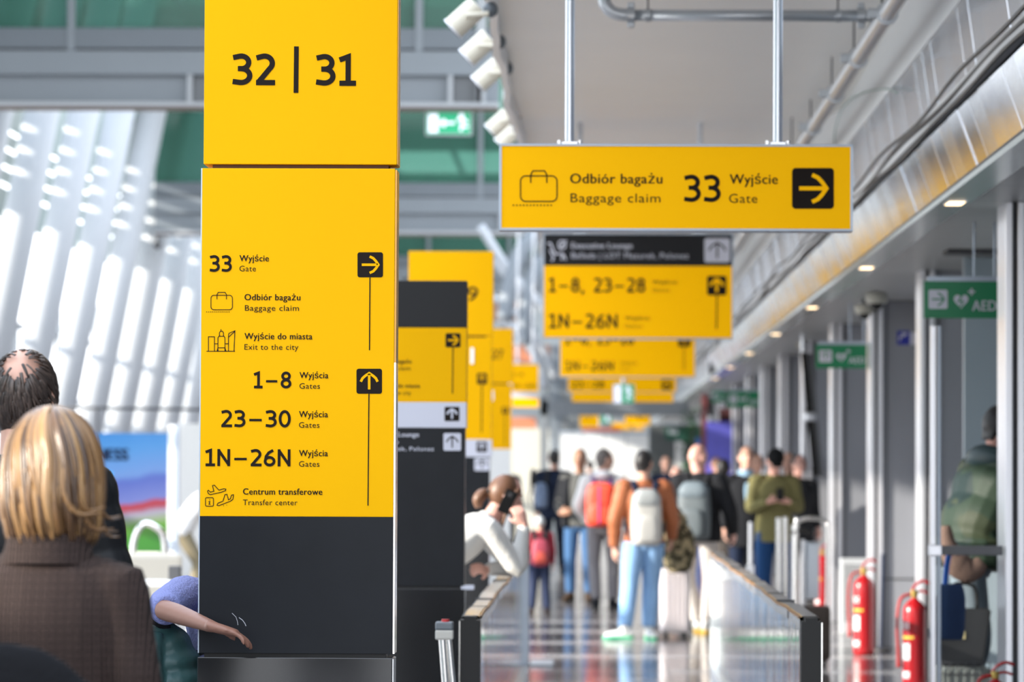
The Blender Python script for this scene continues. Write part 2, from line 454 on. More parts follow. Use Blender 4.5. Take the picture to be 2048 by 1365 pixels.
# right-hand fascia of metal panels, with the soffit behind its lower lip
FXX = 1.95
PAN = mat('brushed_panel', (0.66, 0.71, 0.79), 0.12, 0.8, noise=0.13, nscale=5, stretch=(6,6,.12), bump=.05, bscale=7)  # vertical streaks in the colour stand in for two-tone reflections
PAN2 = mat('brushed_panel_b', (0.60, 0.66, 0.74), 0.15, 0.8, noise=0.15, nscale=6, stretch=(6,6,.12), bump=.07, bscale=7)  # same reflection streaks put into the colour
WR = empty('wall_right', (FXX, 0, 0), kind='structure')
H1, H2, H3, H4 = 1.6+1.53, 1.6+1.945, 1.6+2.09, 1.6+2.50
bx('backing_board', (.19, 8, H1), (.25, 130, CZ+.6), DARK, WR)
pm = []
for nm, z0, z1 in (('panel', H1, H2), ('panel', H3, H4)):
    for mm in (PAN, PAN2):
        b_ = mk(); box(b_, (0, -.270, z0+.005), (.03, .270, z1-.005), .003)
        for v in b_.verts: v.co.x += (z1-v.co.z)*(.36 if z0 < H2-.1 else .14)
        pm.append([ob(nm, b_, mm, WR), True])
y = 9.4; i = 0
while y < 66:
    for r in (0, 1):
        k = r*2+(i*7+r*3) % 3 % 2
        o, f = pm[k]
        if not f: o = o.copy(); C.objects.link(o); o.parent = WR
        pm[k][1] = False
        o.location = (random.uniform(-.003,.003), y, 0); o.rotation_euler = (0, 0, random.uniform(-.006,.006))
    y += .55; i += 1
for z0, z1 in ((H1, H2), (H3, H4)): bx('far_panels', (0, y-.27, z0+.005), (.03, 130, z1-.005), PAN, WR)
bx('groove_band', (-.02, 8, H2+.035), (.03, 130, H3-.04), mat('band_pale', (.62,.62,.62), .4, .2), WR)  # pale band between the dark grooves
tb('cable', [(-.03+.012*sin(t*.9), t, H3-.012+.014*sin(t*1.3)) for t in range(8, 130, 1)], .011, RUB, WR, 6, 2)  # dark wavy tubes stand in for the black grooves between panel rows
tb('cable', [(-.03+.012*sin(t*.7+1), t, (H2+H3)/2+.015*sin(t*1.1)) for t in range(8, 130, 1)], .011, RUB, WR, 6, 2)
tb('cable', [(-.025+.01*sin(t*.8+2), t, H2+.012+.012*sin(t*1.5)) for t in range(8, 130, 1)], .011, RUB, WR, 6, 2)
bx('plain_board', (.0, 8, H4+.002), (.03, 130, CZ+.6), mat('board_white', (.72,.73,.73), .6), WR)
bx('lower_lip', (-.005, 8, H1-.03), (.17, 130, H1), mat('lip_metal', (.55,.60,.58), .25, .8, noise=.1, nscale=3), WR)
# soffit
SOF = empty('ceiling_soffit', (0,0,0), kind='structure')
sm_ = mat('soffit_strip', (.40,.41,.40), .38, .2, noise=.06, nscale=3)
b_ = mk(); box(b_, (2.11, -.595, H1-.005), (4.6, .595, H1+.02), .004); o0 = ob('plank', b_, sm_, SOF); yy = 14.0; fst = True
while yy < 60:
    o = o0 if fst else o0.copy()
    if not fst: C.objects.link(o); o.parent = SOF
    fst = False; o.location = (0, yy, 0); yy += 1.2
bx('far_soffit', (2.11, yy-.6, H1-.005), (4.6, 130, H1+.02), sm_, SOF)
bx('near_soffit', (2.11, 8, H1-.005), (4.6, 13.4, H1+.02), sm_, SOF)
bx('soffit_backing', (2.0, 8, H1+.02), (4.6, 130, H1+.06), DARK, SOF)
bx('slot_vent', (2.45, 26.6, H1-.03), (4.2, 27.0, H1-.006), DARK, SOF)
# outer wall and end wall
bx_ = bx('wall_outer', (4.5, -6, 0), (4.7, 140, 6), GREYW); tag(bx_, kind='structure')
wb = bx('wall_bay', (2.95, 31.5, 0), (3.05, 130, H1), GREYW); tag(wb, kind='structure')
we = empty('wall_end', (0, 135, 0), kind='structure')
bx('wall_board', (-13, 0, 0), (5, .3, 10.6), mat('end_wall', (.42,.45,.46), .6), we)
for k in range(5): bx('window_pane', (-11+2.2*k, -.05, .6), (-9.2+2.2*k, 0, 2.6), mat('end_glass', (.8,.86,.9), .2, emit=.5), we)
bx('dark_band', (-1.6, -.08, 2.9), (-.6, 0, 5.8), mat('band_grey', (.22,.24,.25), .6), we)

# ------------------------------------------------ left hall: white tubes, facade, beams
X1T = 9.6; LEAN = .19
TW = empty('wall_left', (0,0,0), kind='structure')
TUBES = []
def tube_x(H): return -X1T + LEAN*(H-2.7)
dd = [FPX*X1T*(8.46e-4+.61e-4*k) for k in range(-7, 16)]
b_ = mk(); cyl(b_, (tube_x(-1.6), 0, 0), (tube_x(8.9), 0, 10.5), .285, 28)
t0 = ob('tube_column', b_, TUBE, None, True)
b_ = mk()
for z in (2.1, 5.2): cyl(b_, (tube_x(z-1.6)-.02, .287, z), (tube_x(z-1.6)+.02, .33, z+.02), .03, 8)
j0 = ob('bracket', b_, STEEL, t0)
for i, d_ in enumerate(dd):
    if i == 0: t = t0
    else:
        t = t0.copy(); C.objects.link(t); jj = j0.copy(); C.objects.link(jj); jj.parent = t
    t.location = (0, d_, 0)
    nearest = ['', '', '', '', '', '', '', 'nearest the camera of the fully visible ones']
    tag(t, 'white leaning round tube column in the sunlit row along the left facade', 'column', 'white tube columns along the left facade')
FX = -12.0
zs = 5.7+SUN_SLOPE*2.67
fac = mat('facade_band', (.20,.26,.25), .5)
bm = mk()
zz = zs
for k in range(4):
    box(bm, (FX-.1, 54, zz), (FX, 138, zz+.25 if k else zz+.62)); zz += (.25 if k else .62)+.13
box(bm, (FX-.1, 54, zz), (FX, 138, 11.2))
tag(ob('facade_louvres', bm, fac, TW), kind='stuff')
bx('sun_block_bay', (FX-.1, 5.3, 0), (FX-.01, 17.0, zs), fac, TW); bx('sun_block_bay', (FX-.1, -6, 0), (FX-.01, 3.6, zs), fac, TW); bx('sun_block_bay', (FX-.1, 3.6, 5.72), (FX-.01, 5.3, zs), fac, TW); bx('sun_block_bay', (FX-.1, 3.6, 0), (FX-.01, 5.3, 5.0), fac, TW); bx('sun_block_bay', (FX-.1, 3.6, 5.0), (FX-.01, 4.25, 5.72), fac, TW); bx('sun_block_bay', (FX-.1, 4.75, 5.0), (FX-.01, 5.3, 5.72), fac, TW)  # unseen bays added to block the sun, one gap left for the woman
bx('sun_block_bay', (FX-.1, -6, zs), (FX, 54, 11.2), fac, TW); bx('sun_block_bay', (FX-.1, 25.3, 0), (FX-.01, 27.0, zs), fac, TW); bx('sun_block_bay', (FX-.1, 42.0, 0), (FX-.01, 44.2, zs), fac, TW)  # unseen, added to keep sun off the signs and farther pylons
bm = mk()
for z in (4.45, 3.0): box(bm, (FX-.12, -6, z), (FX, 138, z+.13))
for k in range(22): box(bm, (FX-.12, 3+6.4*k, 0), (FX, 3.12+6.4*k, zs))
tag(ob('facade_mullions', bm, STEELL, TW), kind='stuff')
hr = empty('ceiling_hall', (0,0,0), kind='structure')
for y0, y1 in ((44,56),(74,80),(98,108),(126,138)): bx('roof_slab', (FX-.2, y0, 10.5), (2.0, y1, 10.7), mat('hall_roof', (.10,.16,.13), .6), hr)  # open gaps added so sky light reaches the far beams
for q in range(-12, 3, 2): bx('roof_gap_bar', (q-.06, 56, 10.5), (q+.06, 126, 10.65), STEELL, hr)  # bars across the added roof gaps
GREENG = glass('green_glass', (.30,.48,.42), 1.35, .05, body=.42, bcol=(.10,.26,.20))
def bridge(s, n, x_left):
    """glazed cross-bridge whose beam runs across the hall"""
    d_ = FPX/s; e = empty('trim_%d' % n, (0, d_, 0), kind='structure')
    zt = lambda y, s0=150.: 1.6+(936-y)/s0
    XR = -1.28
    bx('top_rail', (x_left, 0, zt(97)), (XR-.05, .25, zt(55)), STEEL, e, .01)
    bx('dark_joint', (x_left, .05, zt(101)), (XR-.05, .2, zt(97)), DARK, e)
    bx('fascia', (x_left, -.03, zt(150)), (XR-.02, .25, zt(101)), STEELL, e, .008)
    bx('web', (x_left, .12, zt(205)), (XR, .2, zt(150)), STEELL, e)
    bx('flange', (x_left, -.05, zt(214)), (XR, .35, zt(205)), TUBE, e, .005)
    bx('flange_underside', (x_left, 0, zt(219)), (XR, .3, zt(214)), mat('flange_brown', (.16,.12,.10), .6), e)
    for x in (373, 897, 955):
        X = (x-1186)/150.
        bx('stiffener', (X-.03, -.02, zt(206)), (X+.03, .12, zt(150)), TUBE, e)
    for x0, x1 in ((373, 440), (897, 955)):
        bx('dark_box', ((x0-1186)/150.+.04, .10, zt(204)), ((x1-1186)/150.-.04, .119, zt(151)), mat('steel_dark', (.14,.15,.16), .5), e)  # dark box beside the stiffeners
    bx('glass_pane', (x_left, .1, zt(55)), (XR-.3, .13, 9.8), GREENG, e)
    k = 0; xm = x_left+.6
    for xm in (-9.2, -7.02, -4.6, -2.35):
        if xm > x_left: bx('mullion', (xm-.05, -.02, zt(101)), (xm+.05, .1, 9.8), STEELL, e, .006)
    bx('end_post', (XR-.3, -.02, zt(205)), (XR-.18, .2, 9.8), TUBE, e)
    return e
bridge(150, 2, -12); bridge(97, 3, -9.1); bridge(72, 4, -9.3)
# brown and orange panels of the far gallery
fg = empty('trim_5', (0, 116, 0), kind='structure')
BRN = mat('gallery_brown', (.28,.16,.11), .6); ORG = mat('gallery_orange', (.55,.20,.10), .6)
for x0, y0, x1, y1, m_ in ((975,602,1052,642,BRN), (1020,690,1064,727,ORG), (1020,835,1072,866,ORG), (1064,690,1120,712,BRN), (1000,655,1075,682,STEELL)):
    pbox('gallery_panel', x0, y0, x1, y1, FPX/116, .3, m_, fg)
# curved steel ribs above the far hall
rb = empty('trim_6', W(1030, 560, 105), kind='structure')
def wp(x, y, s, e): return tuple(W(x, y, s)-e.location)
for P, r in (([(960,452),(1010,530),(1060,588),(1110,640)], .09), ([(975,590),(1030,625),(1085,700),(1110,760)], .07), ([(1100,462),(1062,478),(1035,520),(1018,580),(1010,640)], .16), ([(1110,500),(1082,520),(1062,565),(1050,630),(1052,690)], .13), ([(985,520),(1020,560),(1062,600),(1110,628)], .06), ([(1000,640),(1040,668),(1075,720),(1090,780)], .10)):
    tb('rib', [wp(x, y, 105, rb) for x, y in P], r, STEELL if r > .1 else TUBE, rb, 10, 4)
# thin dark railing and white panels low in the left hall
gr = empty('trim_7', W(300, 820, 165), kind='structure')
tb('rail', [wp(60,815,165,gr), wp(420,820,165,gr)], .018, DARK, gr, 8, 1)
for x in (194, 120): tb('rail_post', [wp(x,816,165,gr), wp(x,936+264,165,gr)], .016, DARK, gr, 8, 1)
wpn = pbox('trim_8', 352, 848, 470, 1190, 140, .1, WHITEP); tag(wpn, kind='structure')

# ================================================================== SIGN PYLONS
def pylon_base(label, xr, s, w, t=.17):
    X1 = W(xr, 936, s).x; d_ = FPX/s
    e = empty('sign_pylon', (X1-w/2, d_, 0), 0, label, 'sign', None)
    return e
def slab(e, name, w, z0, z1, m, t=.17, inset=0.0, dy=0.0, bev=.002):
    return bx(name, (-w/2+inset, dy, z0), (w/2-inset, t, z1), m, e, bev)
# ---- pylon 1, sharp
S1 = 580.
def zz_(y, s): return W(600, y, s).z
p1 = pylon_base('tall yellow and black gate pylon reading 32 | 31, the nearest of the yellow pylons', 787, S1, .668)
xl = -.334
bx('header_panel', (-.330, 0, zz_(329,S1)), (.340, .165, zz_(-64,S1)), YEL, p1, .003)
bx('header_panel_edge', (.3401, .01, zz_(328,S1)), (.343, .16, zz_(-60,S1)), EDGE, p1)
bx('recess', (-.30, .02, zz_(338,S1)), (.31, .14, zz_(328,S1)), RECESS, p1)
bx('main_panel', (-.334, 0, zz_(1034,S1)), (.334, .165, zz_(337,S1)), YEL, p1, .002)
bx('main_panel_edge', (.3342, .008, zz_(725,S1)), (.340, .16, zz_(339,S1)), EDGE, p1)
bx('main_panel_edge', (.3342, .008, zz_(1308,S1)), (.340, .16, zz_(725,S1)), CHR, p1)
bx('main_panel_edge', (-.3385, .004, zz_(1308,S1)), (-.3345, .16, zz_(337,S1)), ALUP, p1)
bx('lower_panel', (-.334, .0005, zz_(1308,S1)), (.334, .165, zz_(1034,S1)), ANT, p1, .001)
bx('recess', (-.318, .02, zz_(1318,S1)), (.31, .14, zz_(1308,S1)), RUB, p1)
bx('plinth', (-.339, -.004, 0), (.334, .168, zz_(1316,S1)), GLB, p1, .003)
bx('plinth_edge', (.3342, -.004, 0), (.3375, .165, zz_(1318,S1)), ALU, p1)
glyphs('lettering', '32', 464, 552, 108, 170, S1, BLK, p1, .17)
bx_o = line_art('divider_bar', [([(593,93),(592,186)], False)], S1, 9.5, BLK, p1)
glyphs('lettering', '31', 631, 713, 109, 171, S1, BLK, p1, .17)
glyphs('lettering', '33', 419, 464, 511, 544, S1, BLK, p1)
T_ = lambda b, x0, x1, yt, yb, bold=False: text('lettering', b, x0, x1, yt, yb, S1, BLK, p1, bold)
T_('Wyjście', 479, 538, 511, 523, True); T_('Gate', 479, 512, 532, 543)
T_('Odbiór bagażu', 489, 601, 589, 601, True); T_('Baggage claim', 490, 598, 611, 622)
T_('Wyjście do miasta', 489, 625, 667, 679, True); T_('Exit to the city', 489, 597, 689, 700)
glyphs('lettering', '1-8', 507, 583, 744, 777, S1, BLK, p1)
glyphs('lettering', '23-30', 442, 582, 821, 855, S1, BLK, p1)
glyphs('lettering', '1N-26N', 410, 582, 899, 933, S1, BLK, p1)
for yb, q in ((757, 0), (835, -1), (913, -1)):
    T_('Wyjścia', 599+q, 657+q, yb-12, yb, True); T_('Gates', 599+q, 640+q, yb+10, yb+21)
T_('Centrum transferowe', 486, 645, 978, 990, True); T_('Transfer center', 486, 595, 1000, 1011)
arrow(715, 505, 766, 555, S1, p1, BLK, YEL, 'right')
line_art('guide_line', [([(740,553),(739,701)], False)], S1, 2.2, BLK, p1)
arrow(713, 738, 764, 788, S1, p1, BLK, YEL, 'up')
line_art('guide_line', [([(738,786),(736,1012)], False)], S1, 2.2, BLK, p1)
suitcase_icon(422, 591, 465, 620, S1, BLK, p1, 1.5)
line_art('skyline_pictogram', [([(413,703),(470,703)], False), ([(417,703),(417,674),(429,674),(429,703)], False), ([(429,688),(436,688)], False),
    ([(436,703),(436,676),(438,673),(448,673),(450,676),(450,703)], False), ([(439,673),(439,666),(441,663),(445,663),(447,666),(447,673)], False), ([(442,663),(442,659)], False),
    ([(450,688),(457,688)], False), ([(457,703),(457,672),(458,667),(470,662),(468,703)], False), ([(434,703),(436,696),(450,696),(452,703)], False), ([(457,675),(470,663)], False)], S1, 1.5, BLK, p1)
line_art('aircraft_pictogram', [
    ([(415,983),(417,981),(421,985),(428,983),(425,972),(429,971),(438,981),(448,978),(452,979),(451,982),(443,985),(421,990),(417,988)], True),
    (rrect(411,996,427,1013,2.5), True), ([(420,1000),(419,1001)], False), ([(417,1004),(420,1004),(418,1009),(421,1009)], False),
    ([(434,1011),(436,1007),(446,1003),(450,990),(454,989),(457,1000),(461,998),(463,991),(467,990),(466,999),(461,1003),(438,1012)], True),
    ([(447,1012),(448,1012)], False), ([(453,1011),(454,1011)], False)], S1, 1.5, BLK, p1)
SCR = mat('scratch', (.45,.46,.5), .6)
line_art('scratch', [([(464,1227),(472,1235),(475,1244),(476,1251)], False)], S1, .9, SCR, p1, -.001)
line_art('scratch', [([(478,1236),(485,1241),(490,1248),(492,1253)], False)], S1, 1.3, SCR, p1, -.001)

# ---- pylon 2
S2 = 368.
p2 = pylon_base('low pylon with a blank dark top over yellow, white and dark fields', 932, S2, .668)
zq = lambda y: zz_(y, S2)
bx('header_panel', (-.334, 0, zq(654)), (.334, .165, zq(561)), mat('panel_dark_plain', (.015,.015,.016), .5, spec=.25), p2, .002)
bx('main_panel', (-.334, 0, zq(804)), (.334, .165, zq(655)), YEL, p2, .002)
bx('white_panel', (-.334, -.001, zq(855)), (.334, .165, zq(804)), WHT, p2, .002)
bx('lower_panel', (-.334, 0, zq(1172)), (.327, .165, zq(855)), ANT, p2, .002)
bx('recess', (-.31, .02, zq(1177)), (.31, .14, zq(1172)), RUB, p2)
bx('recess_cap', (.31, .0, zq(1179)), (.38, .1, zq(1170)), WHT, p2, .004)
bx('plinth', (-.334, 0, 0), (.33, .165, zq(1177)), GLB, p2, .002)
T2 = lambda b, x0, x1, yt, yb, m_=BLK, bold=False: text('lettering', b, x0, x1, yt, yb, S2, m_, p2, bold)
arrow(891, 667, 921, 695, S2, p2, BLK, YEL, 'right', .13)
line_art('guide_line', [([(906,695),(905,788)], False)], S2, 2.2, BLK, p2)
glyphs('lettering', '33', 700, 726, 670, 692, S2, BLK, p2)
T2('Wyjście', 738, 772, 671, 678, BLK, True); T2('Gate', 738, 756, 683, 690)
T2('Odbiór bagażu', 752, 823, 719, 727, BLK, True); T2('Baggage claim', 752, 821, 733, 741)
T2('Wyjście do miasta', 752, 840, 768, 776, BLK, True); T2('Exit to the city', 752, 822, 782, 790)
arrow(889, 814, 919, 843, S2, p2, BLK, WHT, 'up', .13)
T2('Executive Lounge', 735, 838, 865, 874, WHT, True); T2('Bolero', 735, 797, 880, 888, WHT); T2('Ballada | Mazurek, Polonez', 700, 868, 894, 902, WHT)
arrow(887, 867, 922, 902, S2, p2, WHT, BLK, 'up', .08)
# ---- pylon 3
S3 = 252.
p3 = pylon_base('yellow pylon with a large 29 on its raised head, standing behind the dark-topped pylon', 984, S3, .668)
zq = lambda y: zz_(y, S3)
bx('header_panel', (-.337, -.0, zq(670)), (.337, .165, zq(502)), YEL, p3, .002)
bx('recess', (-.30, .02, zq(674)), (.28, .14, zq(670)), RECESS, p3)
bx('main_panel', (-.334, 0, zq(878)), (.327, .165, zq(674)), YEL, p3, .002)
bx('white_panel', (-.334, -.001, zq(913)), (.331, .165, zq(878)), WHT, p3, .002)
bx('lower_panel', (-.334, 0, zq(1090)), (.315, .165, zq(913)), ANT, p3, .002)
bx('plinth', (-.334, 0.002, 0), (.315, .16, zq(1090)), GLB, p3, .002)
glyphs('lettering', '29', 908, 957, 574, 602, S3, BLK, p3)
arrow(954, 747, 974, 769, S3, p3, BLK, YEL, 'up', .13)
line_art('guide_line', [([(964,769),(963,866)], False)], S3, 2, BLK, p3)
arrow(953, 884, 974, 905, S3, p3, BLK, WHT, 'up', .13)
arrow(949, 917, 979, 942, S3, p3, WHT, BLK, 'up', .08)
bx('edge_clip', (.16, -.01, zq(727)), (.185, 0, zq(695)), ALU, p3)
# ---- pylon 4
S4 = 163.
p4 = pylon_base('yellow pylon reading 27, the farthest of the yellow pylons', 1024, S4, .668)
zq = lambda y: zz_(y, S4)
bx('header_panel', (-.337, 0, zq(765)), (.337, .165, zq(656)), YEL, p4, .002)
bx('recess', (-.30, .02, zq(768)), (.28, .14, zq(765)), RECESS, p4)
bx('main_panel', (-.334, 0, zq(897)), (.32, .165, zq(768)), YEL, p4, .002)
bx('lower_panel', (-.334, 0, 0), (.315, .165, zq(897)), WHITEP, p4, .002)
glyphs('lettering', '27', 984, 1005, 700, 718, S4, BLK, p4)
arrow(1004, 815, 1017, 828, S4, p4, BLK, YEL, 'up', .13)
line_art('guide_line', [([(1010,828),(1010,892)], False)], S4, 1.4, BLK, p4)
bx('edge_clip', (.06, -.01, zq(800)), (.10, 0, zq(780)), ALU, p4)

# ================================================================== HANGING SIGNS
def hang_sign(label, x0, y0, x1, y1, s, fr=4, poles=None, t=.14, ztop=None, name='hanging_sign', fm=None, field=YELE, cat='sign', group=None):
    X0, X1, Z0, Z1, Y = pix(x0, y0, x1, y1, s)
    e = empty(name, ((X0+X1)/2, Y, Z0), 0, label, cat, group)
    w = (X1-X0)/2; h = Z1-Z0; f = fr/s
    bx('frame', (-w, 0, h-f), (w, t, h), fm or ALUP, e, .002); bx('frame', (-w, 0, 0), (w, t, f), fm or ALUP, e, .002)
    bx('frame', (-w, 0, f), (-w+f, t, h-f), fm or ALUP, e); bx('frame', (w-f, 0, f), (w, t, h-f), fm or ALUP, e)
    if field: bx('panel', (-w+f, .006, f), (w-f, t-.006, h-f), field, e)
    for px_ in (poles or []):
        X = W(px_, y0, s).x-e.location.x
        zt_ = (ztop if ztop is not None else CZ+vault(Y+t/2)+.03)-Z0
        cy('pole', (X, t/2, h), (X, t/2, zt_), .022, ALU, e, 16)
        bx('pole_foot', (X-.035, t/2-.035, h), (X+.035, t/2+.035, h+.012), ALU, e)
        for q in (-1, 1): cy('bolt', (X+q*.048, t/2, h), (X+q*.048, t/2, h+.022), .009, CHR, e, 8)
    return e, h, f
SA = 430.
s1, h, f = hang_sign('wide yellow hanging sign to baggage claim and gate 33, the nearest one on two poles', 998, 288, 1706, 462, SA, 5, (1139, 1557))
A = lambda b, x0, x1, yt, yb, bold=False: text('lettering', b, x0, x1, yt, yb, SA, BLK, s1, bold, .003)
suitcase_icon(1041, 352, 1114, 403, SA, BLK, s1, 2.6).location.y = .0055
A('Odbiór bagażu', 1140, 1325, 348, 367, True); A('Baggage claim', 1141, 1321, 387, 405)
glyphs('lettering', '33', 1367, 1442, 350, 404, SA, BLK, s1, dy=.003)
A('Wyjście', 1459, 1556, 349, 368, True); A('Gate', 1458, 1515, 388, 406)
arrow(1584, 336, 1668, 418, SA, s1, BLK, YELE, 'right', .095).location.y = .0045
# sign 2
SB = 233.
s2, h, f = hang_sign('hanging sign with a dark lounge strip over yellow gates 1-8, 23-28 and 1N-26N', 1085, 466, 1467, 679, SB, 3, (1160, 1400), field=None)
def P_(x, y): return W(x, y, SB)-s2.location
a = P_(1088, 469); b = P_(1464, 533); c = P_(1464, 676)
bx('lounge_panel', (a.x, .006, b.z), (b.x, .13, a.z), mat('sign_dark', (.014,.014,.016), .5, spec=.2), s2)
bx('gates_panel', (a.x-.008, .004, c.z), (b.x+.008, .13, b.z), YELE, s2)
Bt = lambda b, x0, x1, yt, yb, m_, bold=False: text('lettering', b, x0, x1, yt, yb, SB, m_, s2, bold, .001)
Bt('Executive Lounge', 1143, 1265, 486, 497, WHT, True); Bt('Ballada | LOT Mazurek, Polonez', 1143, 1377, 506, 517, WHT)
line_art('seat_pictogram', [([(1095,487),(1101,487),(1110,508),(1126,508),(1132,520)], False), ([(1100,500),(1107,515),(1104,523)], False), ([(1126,510),(1123,520)], False), (arc(1124,490,7,8,0,330,12), True), ([(1118,498),(1133,481)], False)], SB, 3.2, WHT, s2, .001)
arrow(1409, 477, 1460, 525, SB, s2, WHT, BLK, 'up', .07).location.y = .005
glyphs('lettering', '1-8, 23-28', 1097, 1291, 556, 585, SB, BLK, s2, dy=.001)
glyphs('lettering', '1N-26N', 1097, 1236, 628, 657, SB, BLK, s2, dy=.001)
Bt('Wyjścia', 1304, 1355, 561, 568, BLK, True); Bt('Gates', 1304, 1340, 577, 584, BLK)
Bt('Wyjścia', 1249, 1300, 633, 640, BLK, True); Bt('Gates', 1249, 1285, 649, 656, BLK)
arrow(1414, 552, 1453, 591, SB, s2, BLK, YELE, 'up', .13).location.y = .004
line_art('guide_line', [([(1434,591),(1433,659)], False)], SB, 3, BLK, s2, .002)
# sign 3
SC = 168.
s3, h, f = hang_sign('yellow hanging sign reading 1-8, 23-28 above 1N-26N, right behind the sign with the dark strip', 1118, 640, 1392, 756, SC, 2.5, (1170, 1340))
glyphs('lettering', '1-8, 23-28', 1130, 1268, 668, 690, SC, BLK, s3, dy=.003)
glyphs('lettering', '1N-26N', 1130, 1228, 722, 742, SC, BLK, s3, dy=.003)
text('lettering', 'Wyjścia', 1240, 1275, 724, 729, SC, BLK, s3, True, .003); text('lettering', 'Gates', 1240, 1262, 736, 741, SC, BLK, s3, False, .003)
arrow(1356, 668, 1381, 694, SC, s3, BLK, YELE, 'up', .13).location.y = .006
line_art('guide_line', [([(1368,694),(1368,742)], False)], SC, 2, BLK, s3, .003)
# sign 4 and those beyond
SD = 131.
s4, h, f = hang_sign('yellow hanging sign with a green exit sign hanging in front of it', 1134, 716, 1354, 786, SD, 2, (1180, 1310))
bx('lower_panel', tuple(W(1144, 804, SD)-s4.location), tuple(W(1346, 786, SD)-s4.location+Vector((0,.13,0))), YELE, s4)
glyphs('lettering', '23-28', 1143, 1209, 762, 777, SD, BLK, s4, dy=.003)
arrow(1323, 760, 1344, 780, SD, s4, BLK, YELE, 'up', .14).location.y = .006
s5, h, f = hang_sign('small yellow and white hanging sign to the side of the far pylon', 1022, 727, 1079, 786, 120., 2, (1035, 1066), ztop=10.52)
glyphs('lettering', '1-8', 1026, 1046, 745, 753, 120., BLK, s5, dy=.002); glyphs('lettering', '1N-26N', 1026, 1072, 768, 776, 120., BLK, s5, dy=.002)
for y0, y1, m_ in ((787, 796, WHT), (796, 815, YEL)):
    a = W(1024, y0, 120.)-s5.location; b = W(1077, y1, 120.)-s5.location; bx('lower_panel', (a.x, .01, b.z), (b.x, .12, a.z), m_, s5)
for i, (x0, y0, x1, y1, s_, lb) in enumerate(((1158,826,1201,856,78.,'small yellow sign left of the tiny green signs, far along the concourse'), (1248,826,1302,852,80.,'small yellow sign right of the tiny green signs, far along the concourse'), (1222,845,1290,862,70.,'narrow yellow strip sign, the lowest of the far hanging signs'))):
    e_, h, f = hang_sign(lb, x0, y0, x1, y1, s_, 1.5, ((x0+x1)/2,))
    glyphs('lettering', '1-8', x0+6, x1-20, y0+8, y0+15, s_, BLK, e_, dy=.002)
bg_ = bx('trim_9', (-1.1, 80, W(1230,832,d=80).z), (2.0, 80.3, W(1230,803,d=80).z), mat('bulkhead_grey', (.20,.22,.24), .5)); tag(bg_, kind='structure')
bg2 = bx('trim_10', (-1.1, 80, W(1230,790,d=80).z), (-.95, 80.3, 0), mat('bulkhead_grey', (.20,.22,.24), .5)); tag(bg2, kind='structure')
e_, h, f = hang_sign('orange shop sign under the far yellow signs', 1164, 856, 1242, 870, 84., 1, ((1200),), field=mat('orange_sign', (.8,.16,.05), .5, emit=.1), fm=mat('orange_frame', (.7,.15,.05), .5), name='shop_sign')

# green signs
def man_icon(x, y, w, h, s, e, m_, dy):
    return line_art('running_figure', [(arc(x+w*.45, y+h*.12, w*.12, h*.09, 0, 330, 8), True), ([(x+w*.55,y+h*.25),(x+w*.45,y+h*.6),(x+w*.75,y+h*.72),(x+w,y+h*.7)], False),
        ([(x+w*.45,y+h*.6),(x+w*.4,y+h*.95)], False), ([(x+w*.1,y+h*.35),(x+w*.35,y+h*.25),(x+w*.7,y+h*.3),(x+w*.9,y+h*.5)], False)], s, w*.2, m_, e, dy)
ex, h, f = hang_sign('green emergency exit sign with running figure under the upper steel beam', 851, 222, 944, 271, 149.4, 3, (898,), ztop=6.40, name='exit_sign', fm=TUBE, field=GRNE, t=.08)
a = W(857, 228, 149.4)-ex.location; b = W(876, 265, 149.4)-ex.location
bx('door_symbol', (a.x, 0, b.z), (b.x, .006, a.z), WHTE, ex)
line_art('arrow', [([(910,246),(880,246)], False), ([(890,239),(880,246),(890,253)], False)], 149.4, 5, WHTE, ex, .003)
man_icon(912, 228, 24, 36, 149.4, ex, WHTE, .003)
ex2, h, f = hang_sign('small green emergency exit sign hanging before the fourth yellow hanging sign', 1226, 768, 1269, 808, 138., 1.5, (1247,), name='exit_sign', fm=WHT, field=GRNE, t=.06)
a = W(1228, 771, 138.)-ex2.location; b = W(1243, 806, 138.)-ex2.location; bx('door_symbol', (a.x, 0, b.z), (b.x, .006, a.z), WHTE, ex2)
man_icon(1249, 772, 15, 32, 138., ex2, WHTE, .003)
for x0, y0, x1, y1, lb in ((1198,828,1222,847,'tiny green exit sign above the far yellow strip sign'), (1299,850,1330,868,'tiny green sign just above the white kiosk')):
    e_, h, f = hang_sign(lb, x0, y0, x1, y1, 82., 1, ((x0+x1)/2,), name='exit_sign', fm=GRN, field=GRNE, t=.06)
    a = W((x0+x1)/2+1, y0+4, 82.)-e_.location; b = W(x1-4, y1-4, 82.)-e_.location; bx('door_symbol', (a.x, 0, b.z), (b.x, .006, a.z), WHTE, e_)
